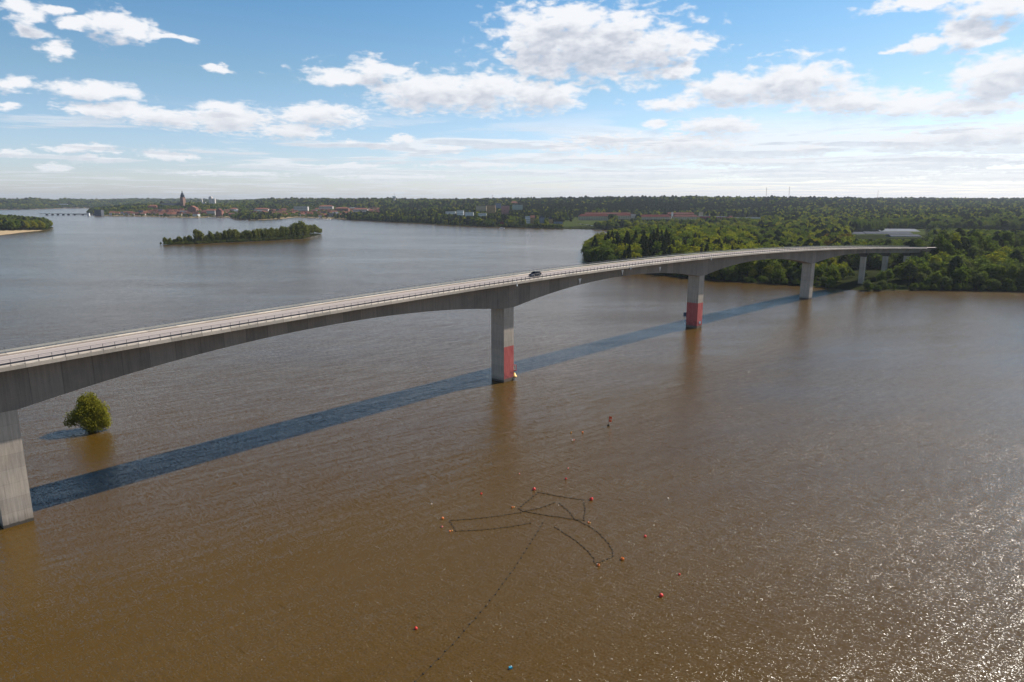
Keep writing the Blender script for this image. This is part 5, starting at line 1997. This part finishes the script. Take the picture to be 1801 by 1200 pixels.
def house(wall, roof, x, y, z, rz, W, dep, h, area):
    key = (wall, roof)
    if key not in proto_h:
        t = thing('town_house', 'x', 'house')
        MB().box((0, 0, 0.30 - 0.25), (1, 1, 0.7 + 0.5)).build('wall', M[wall], t)
        MB().prism([(-0.56, 0.63), (0.56, 0.63), (0, 1.08)], -0.53, 0.53, axis='x').build('roof', M[roof], t)
        for k in (-0.3, 0, 0.3):
            link('window', WIN_ME, t, (k, -0.502, 0.42), scale=(0.13, 0.03, 0.2))
        proto_h[key] = t
    else:
        t = copy_tree(proto_h[key])
    t.location = (x, y, z)
    t.rotation_euler = (0, 0, rz)
    t.scale = (W, dep, h)
    tag(t, '%s house with %s %s' % (WN[wall], RN[roof], area), 'house', '%s %s houses %s' % (WN[wall], RN[roof], area))


rng = np.random.default_rng(99)
zones = [(172, 235, 2330, 2520, 44, 'at the left town end by the low bridge'),
         (235, 330, 2310, 2560, 60, 'below the cathedral'),
         (330, 420, 2260, 2640, 30, 'around the boat harbour'),
         (430, 560, 2250, 2800, 46, 'in the town behind the wooded point'),
         (560, 668, 2080, 2750, 60, 'in the town below the pine hill'),
         (668, 850, 2150, 2700, 34, 'in the suburb left of the tower blocks')]
placed = []
for (a, b_, d0, d1, n, area) in zones:
    tries = 0
    k = 0
    while k < n and tries < n * 30:
        tries += 1
        px, D = rng.uniform(a, b_), rng.uniform(d0, d1)
        xm = (px - 900.5) / PXK * D
        if any(abs(px - q[0]) < 4.2 and abs(D - q[1]) < 26 for q in placed):
            continue
        if any(q[0] < px < q[1] and q[2] - 8 < D < q[3] + 8 for q in BLD_ZONES):
            continue
        if poly_sd(np.array([xm]), np.array([D]), mainland)[0] < 22:
            continue
        placed.append((px, D))
        if a < 430:
            wall = rng.choice(HW, p=[.40, .22, .2, .05, .07, .06])
            roof = rng.choice(HR, p=[.62, .18, .12, .08])
        else:
            wall = rng.choice(HW, p=[.24, .16, .22, .18, .12, .08])
            roof = rng.choice(HR, p=[.58, .27, .10, .05])
        W = rng.uniform(12, 24)
        house(str(wall), str(roof), xm, D, hz(xm, D) - 0.3, rng.uniform(-0.5, 0.5), W, rng.uniform(9, 13), rng.uniform(8.5, 13.5), area)
        k += 1
print('houses', len(placed))

# ---- boats
def boat(px, py, L_, label, kind, rz=0.0):
    x, y, _ = gp(px, py)
    t = thing('motor_boat' if kind != 'sail' else 'sailing_boat', label, 'boat', (x, y, 0.0), rz, 'boats in the town harbours')
    W = L_ * 0.32
    hb = MB()
    secs = [(-0.5, 0.8, 0.9), (-0.2, 1.0, 0.95), (0.2, 0.85, 1.05), (0.42, 0.4, 1.25), (0.5, 0.03, 1.35)]
    vs = []
    for (a, w, z) in secs:
        vs += [(a * L_, -w * W / 2, z), (a * L_, -w * W / 2 * 0.6, -0.3), (a * L_, w * W / 2 * 0.6, -0.3), (a * L_, w * W / 2, z)]
    fs = []
    for i in range(len(secs) - 1):
        for k in range(4):
            fs.append([i * 4 + k, i * 4 + (k + 1) % 4, (i + 1) * 4 + (k + 1) % 4, (i + 1) * 4 + k])
    fs += [[0, 1, 2, 3], [16, 17, 18, 19]]
    hb.v, hb.f = vs, fs
    hb.build('hull', M['white'], t)
    MB().prism([(-0.3 * L_, 0.9), (0.15 * L_, 0.9), (0.05 * L_, 2.1), (-0.27 * L_, 2.1)], -W * 0.33, W * 0.33).build('cabin', M['white'], t)
    if kind == 'sail':
        MB().tube([(0.02 * L_, 0, 1), (0.02 * L_, 0, 12)], 0.12, 5).build('mast', M['rail'], t)


wherew = ['leftmost', 'second from left', 'third from left', 'fourth from left', 'fifth from left', 'sixth from left', 'seventh from left', 'rightmost']
for i, (px, L_) in enumerate([(366, 9), (369, 12), (372.5, 14), (376, 9), (379.5, 11), (384, 13), (389, 9), (394.5, 12)]):
    boat(px, 383.6 + 0.25 * i, L_, 'white boat moored below the brick warehouse, %s' % wherew[i], 'sail' if i % 3 == 0 else 'motor', R(20 * (i % 3)))
for i, (px, py, L_) in enumerate([(557, 385.6, 9), (560.5, 385.9, 10), (565, 386.1, 9), (570, 386.2, 11), (576, 386.2, 9), (581, 386.4, 8)]):
    boat(px, py, L_, 'white boat at the far jetty, %s in its row' % ['first from the left', 'second from the left', 'third from the left', 'fourth from the left', 'fifth from the left', 'last on the right'][i], 'motor', R(15 * i))
boat(292, 383.6, 14, 'pale boat lying off the waterfront below the cathedral', 'motor', R(5))
boat(434, 389.0, 9, 'small boat off the wooded point right of the harbour', 'motor', R(-8))
boat(883, 402.2, 11, 'small boat on the water below the red boathouse', 'motor', R(4))

# jetty
x0_, y0_, _ = gp(556, 385)
x1_, y1_, _ = gp(584, 385.8)
jt = thing('jetty', 'thin wooden jetty with moored boats by the wooded right shore of the town', 'jetty', ((x0_ + x1_) / 2, (y0_ + y1_) / 2, 0), math.atan2(y1_ - y0_, x1_ - x0_))
MB().box((0, 0, 0.7), (math.hypot(x1_ - x0_, y1_ - y0_), 2.0, 0.2)).build('deck', M['bark'], jt)
for k in range(-3, 4):
    MB().tube([(k * 8.0, 0, -2), (k * 8.0, 0, 0.61)], 0.14, 6).build('post', M['bark'], jt)

# ------------------------------------------------------------------ far forest
def clampy(px, D, h, z):
    out_ = h.copy()
    for (a, b_, d, yv) in CLAMP:
        m_ = (px > a) & (px < b_) & (D < d)
        if m_.any():
            zm = CAM_H - D[m_] * slope_at(yv) - z[m_]
            out_[m_] = np.minimum(out_[m_], zm)
    return out_


fp = scatter(0, 1290, 9000, lambda D: max(8.5, D * 0.0043) if D < 4600 else D * 0.0062, -150, 2000, 31)
x, y = fp[:, 0], fp[:, 1]
px = px_of(x, y)
DR = np.interp(px, [-300, 0, 90, 150, 210, 330, 400, 430, 480, 560, 660, 800, 900, 1000, 1100, 1200, 1400, 1500, 1600, 1801, 2100],
               [5700, 5700, 5600, 6200, 7000, 8200, 8200, 8200, 4500, 4300, 4100, 3700, 3600, 3400, 3200, 3000, 3200, 3900, 4300, 4100, 4100])
ok = y < DR
x, y, px = x[ok], y[ok], px[ok]
sdm = poly_sd(x, y, mainland)
ok = sdm > 5
x, y, px, sdm = x[ok], y[ok], px[ok], sdm[ok]
# the open quarters keep only scattered trees
rng = np.random.default_rng(5)
u_ = rng.uniform(size=len(x))
intown = ((px > 165) & (px < 420) & (y > 2200) & (y < 2760)) | ((px > 430) & (px < 668) & (y > 2120) & (y < 2820))
suburb = (px >= 668) & (px < 850) & (y > 2100) & (y < 2750)
field = ((px > 990) & (px < 1060) & (y > 1380) & (y < 1600)) | ((px > 1545) & (px < 1600) & (y > 1160) & (y < 1240)) | ((px > 995) & (px < 1345) & (y > 1600) & (y < 1790) & (u_ > 0.25))
keep = np.ones(len(x), bool)
keep &= ~(intown & (u_ > 0.48))
keep &= ~(suburb & (u_ > 0.6))
keep &= ~field
for (a, b_, d0, d1) in BLD_ZONES:
    keep &= ~((px > a) & (px < b_) & (y > d0) & (y < d1))
for q in placed:
    m_ = (np.abs(px - q[0]) < 3.2) & (np.abs(y - q[1]) < 13)
    keep &= ~m_
# clearings on the slopes
cln = _vnoise(x, y, 260, 33)
keep &= ~((cln > 0.90) & (y > 2800) & (px < 900))
keep &= rng.uniform(size=len(x)) > 0.06
x, y, px, sdm, intown = x[keep], y[keep], px[keep], sdm[keep], intown[keep]
z = height(x, y, sdm)
con = _vnoise(x, y, 300, 41) * 0.65 + _vnoise(x, y, 90, 42) * 0.35
h = 11.5 + 11.5 * rng.beta(1.6, 2.6, len(x))
h = h * np.where(y > 2600, rng.uniform(0.8, 1.35, len(x)), 1.0)
h = np.where(intown, rng.uniform(7, 13, len(x)), h)
h *= np.clip(0.5 + sdm / 40, 0.5, 1)
h = clampy(px, y, h, z)
# keep the tree tops of the skyline at the rows seen in the photograph
keep = h > 3.0
x, y, z, px, h, con, intown = x[keep], y[keep], z[keep], px[keep], h[keep], con[keep], intown[keep]
pcon = np.interp(px, [0, 200, 430, 480, 660, 880, 960, 1350, 1450, 1801], [0.45, 0.4, 0.35, 0.7, 0.5, 0.7, 0.9, 0.85, 0.6, 0.55])  # extra dark conifers on the middle ridge stand in for cloud shade
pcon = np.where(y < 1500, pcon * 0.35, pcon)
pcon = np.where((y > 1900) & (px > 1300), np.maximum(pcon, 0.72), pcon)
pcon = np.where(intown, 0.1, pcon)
ridge_lit = (px > 1150) & (px < 1330) & (y > 2450)  # fewer conifers here: paler trees stand in for a sunlit patch
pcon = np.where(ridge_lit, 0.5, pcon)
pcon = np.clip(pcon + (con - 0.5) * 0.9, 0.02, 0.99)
spread = np.clip(np.where(y < 4600, y * 0.0043, y * 0.0062) / 8.5, 1.0, 5.0)
far = []
rv = rng.uniform(size=(len(x), 3))
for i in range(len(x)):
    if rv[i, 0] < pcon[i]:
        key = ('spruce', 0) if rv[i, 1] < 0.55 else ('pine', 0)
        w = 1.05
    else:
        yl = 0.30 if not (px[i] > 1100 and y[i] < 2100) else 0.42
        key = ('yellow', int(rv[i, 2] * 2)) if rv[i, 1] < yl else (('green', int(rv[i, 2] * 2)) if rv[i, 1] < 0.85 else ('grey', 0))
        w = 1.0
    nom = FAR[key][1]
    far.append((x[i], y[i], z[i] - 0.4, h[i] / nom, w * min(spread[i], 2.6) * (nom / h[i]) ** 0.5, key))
print('far trees', len(far))
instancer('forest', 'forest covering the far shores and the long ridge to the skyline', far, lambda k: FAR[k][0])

# ------------------------------------------------------------------ fishing net and buoys
net = thing('fishing_net', 'dark float lines of a fish trap net laid out in loops on the brown water', 'fishing net', gp(950, 900))
NX, NY = net.location[0], net.location[1]


def img(px, py):          # from the 2.5x enlargement of the photograph
    return (700 + px / 2.5, 720 + py / 2.5)


LINES = {
    'leader_line': [(75, 1200), (200, 1078), (300, 965), (400, 850), (500, 715), (550, 640), (600, 560), (645, 490)],
    'top_line': [(530, 438), (570, 405), (617, 366), (700, 382), (815, 400)],
    'right_line': [(815, 400), (823, 440), (818, 489), (780, 487), (745, 445), (710, 415)],
    'inner_line': [(686, 412), (620, 436), (552, 450), (530, 438)],
    'lower_line': [(552, 450), (640, 465), (730, 478), (785, 488)],
    'left_wing_line': [(540, 455), (440, 470), (340, 482), (228, 490), (240, 515), (254, 536), (340, 533), (440, 524), (520, 513), (582, 501)],
    'right_wing_line': [(785, 488), (840, 515), (890, 552), (925, 590), (944, 625), (945, 648), (910, 665), (865, 680), (858, 655), (835, 625), (790, 585), (750, 558), (715, 535), (690, 520)],
}
rr = random.Random(31)
fl_me = MB().lathe([(0.02, -0.10), (0.10, -0.07), (0.13, 0.0), (0.10, 0.07), (0.02, 0.10)], (0, 0, 0), 8).mesh('float', M['rope'], True)
floats = []
for nm, pts in LINES.items():
    W_ = [gp(*img(*p)) for p in pts]
    # resample
    path = []
    for a, b_ in zip(W_, W_[1:]):
        L_ = math.hypot(b_[0] - a[0], b_[1] - a[1])
        n = max(2, int(L_ / 0.5))
        for k in range(n):
            q = k / n
            path.append([a[0] + (b_[0] - a[0]) * q - NX, a[1] + (b_[1] - a[1]) * q - NY, 0.03])
    path.append([W_[-1][0] - NX, W_[-1][1] - NY, 0.03])
    for p in path[1:-1]:
        p[0] += rr.gauss(0, 0.05)
        p[1] += rr.gauss(0, 0.05)
    MB().tube([tuple(p) for p in path], 0.028 if nm == 'leader_line' else 0.035, 5).build('float_line', M['rope'], net)
    step = 2 if nm != 'leader_line' else 3
    for k, p in enumerate(path[::step]):
        floats.append((math.hypot(p[0] + NX, p[1] + NY), p))
floats.sort(key=lambda t: t[0])
restf = MB()
for i, (d_, p) in enumerate(floats):
    if i < 100:
        link('float', fl_me, net, (p[0], p[1], 0.05))
    else:
        restf.box((p[0], p[1], 0.06), (0.22, 0.22, 0.12), rr.uniform(0, 3))
rf_ = restf.build('floats', M['rope'], net)
rf_['kind'] = 'stuff'

BUOYS = [  # px, py (enlargement), radius, colour, label
    (598, 354, .34, 'red', 'large red buoy at the upper left corner of the net'),
    (850, 398, .36, 'red', 'large red buoy at the upper right corner of the net'),
    (738, 307, .24, 'red', 'red buoy above the top edge of the net'),
    (748, 261, .17, 'pinkish', 'small pink buoy above the red one north of the net'),
    (534, 284, .13, 'pinkish', 'tiny pink buoy far above the left part of the net'),
    (366, 373, .22, 'red', 'red buoy up and left of the net, above its long left wing'),
    (147, 418, .17, 'palebuoy', 'pale orange buoy farthest left of the net'),
    (196, 482, .26, 'orange', 'orange buoy above the left end of the left net wing'),
    (193, 519, .20, 'pinkish', 'pink buoy below the orange one at the left end of the net'),
    (228, 538, .18, 'orange', 'orange buoy of the touching pair at the lower left net corner'),
    (238, 535, .13, 'yellow', 'small yellowish buoy of the touching pair at the lower left net corner'),
    (502, 433, .20, 'orange', 'orange buoy of the pair by the left tip of the net pen'),
    (511, 432, .13, 'yellow', 'small yellowish buoy of the pair by the left tip of the net pen'),
    (837, 500, .18, 'orange', 'orange buoy of the pair under the lower right corner of the net pen'),
    (843, 501, .15, 'yellow', 'yellowish buoy of the pair under the lower right corner of the net pen'),
    (881, 688, .24, 'orange', 'orange buoy at the bottom tip of the curved right wing'),
    (876, 683, .14, 'palebuoy', 'small pale buoy touching the orange one at the bottom tip of the right wing'),
    (986, 661, .30, 'orange', 'orange buoy right of the curved right wing of the net'),
    (1087, 561, .23, 'red', 'red-orange buoy standing off to the right of the net'),
    (1188, 393, .15, 'palebuoy', 'small pale buoy farthest right on the brown water'),
    (1237, 728, .18, 'red', 'small dark red buoy at the right, above the lone large red one'),
    (1157, 822, .30, 'red', 'lone large red buoy at the lower right of the net'),
    (79, 966, .22, 'red', 'red buoy left of the long leader line'),
    (761, 103, .21, 'yellow', 'yellowish buoy, left of the two far from the net near the flag buoy'),
    (811, 103, .24, 'orange', 'orange buoy nearest to the flag buoy'),
    (767, 138, .19, 'palebuoy', 'pale buoy of the tiny touching pair left below the flag buoy'),
    (774, 136, .19, 'pinkish', 'pink buoy of the tiny touching pair left below the flag buoy'),
    (706, 423, .10, 'palebuoy', 'tiny white float inside the net pen'),
]
bp = {}
for (bx, by, r_, c, lab) in BUOYS:
    x, y, _ = gp(*img(bx, by))
    if c not in bp:
        t = thing('buoy', lab, 'buoy')
        MB().lathe([(0.05, -0.98), (0.55, -0.83), (0.88, -0.5), (1.0, 0.0), (0.9, 0.42), (0.6, 0.80), (0.22, 0.98), (0.18, 1.12), (0.05, 1.14)], (0, 0, 0), 16).build('ball', M[c], t, True)
        MB().lathe([(0.10, 1.02), (0.24, 1.10), (0.24, 1.30), (0.10, 1.38)], (0, 0, 0), 10).build('eye', M['rope'], t)
        bp[c] = t
    else:
        t = copy_tree(bp[c])
    t.location = (x, y, r_ * 0.45)
    t.rotation_euler = (R(rr.uniform(-30, 30)), R(rr.uniform(-30, 30)), rr.uniform(0, 6))
    t.scale = (r_, r_, r_)
    tag(t, lab, 'buoy', 'buoys around the fishing net')

x, y, _ = gp(*img(495, 1140))
t = thing('canister', 'small blue plastic canister floating near the bottom edge of the picture', 'canister', (x, y, 0.1), R(30))
MB().prism([(-0.2, -0.16), (0.2, -0.16), (0.23, 0.05), (0.2, 0.14), (-0.2, 0.14), (-0.23, 0.05)], -0.15, 0.15).build('body', M['cyan'], t)
MB().lathe([(0.05, 0), (0.05, 0.08)], (0.1, 0, 0.14), 8).build('cap', M['white'], t)

# flag buoy
x, y, _ = gp(1070, 749)
t = thing('flag_buoy', 'dark marker buoy with two orange-red flags on a pole', 'marker buoy', (x, y, 0))
MB().lathe([(0.05, -0.3), (0.30, -0.2), (0.34, 0.1), (0.2, 0.35), (0.05, 0.4)], (0, 0, 0), 12).build('float', M['rope'], t, True)
MB().tube([(0, 0, -0.8), (0.12, 0, 2.7)], 0.035, 6).build('pole', M['steel_dark'], t)
for k, (z0, z1, l) in enumerate(((1.75, 2.45, 0.75), (1.0, 1.65, 0.7))):
    f_ = MB()
    n = 6
    for i in range(n + 1):
        q = i / n
        xx = 0.09 + l * q
        yy = 0.10 * math.sin(q * 6 + k)
        f_.v += [(xx, yy, z0 + 0.04 * math.sin(q * 5)), (xx, yy, z1 - 0.10 * q)]
        f_.v += [(xx, yy + 0.012, z0 + 0.04 * math.sin(q * 5)), (xx, yy + 0.012, z1 - 0.10 * q)]
    for i in range(n):
        a, b_ = i * 4, (i + 1) * 4
        f_.f += [[a, b_, b_ + 1, a + 1], [a + 2, a + 3, b_ + 3, b_ + 2]]
        f_.f += [[a + 1, b_ + 1, b_ + 3, a + 3], [a, a + 2, b_ + 2, b_]]
    f_.build('flag', M['flag'] if 'flag' in M else M.setdefault('flag', simple_mat('orange_red_flag_cloth', (0.80, 0.10, 0.02), 0.7)), t)

# ------------------------------------------------------------------ haze
hm, HT, hb_ = new_mat('air_haze')
HT.n.remove(hb_)
vol = HT.node('ShaderNodeVolumePrincipled')
vol.inputs['Color'].default_value = (0.72, 0.80, 0.92, 1)
vol.inputs['Density'].default_value = 0.000042
vol.inputs['Anisotropy'].default_value = 0.3
outn = [n for n in HT.n if n.type == 'OUTPUT_MATERIAL'][0]
HT.l.new(vol.outputs[0], outn.inputs['Volume'])
hz_o = MB().box((0, 7000, 72), (25000, 16600, 156)).build('haze', hm)
tag(hz_o, 'thin pale summer haze over the lake', None, None, 'stuff')
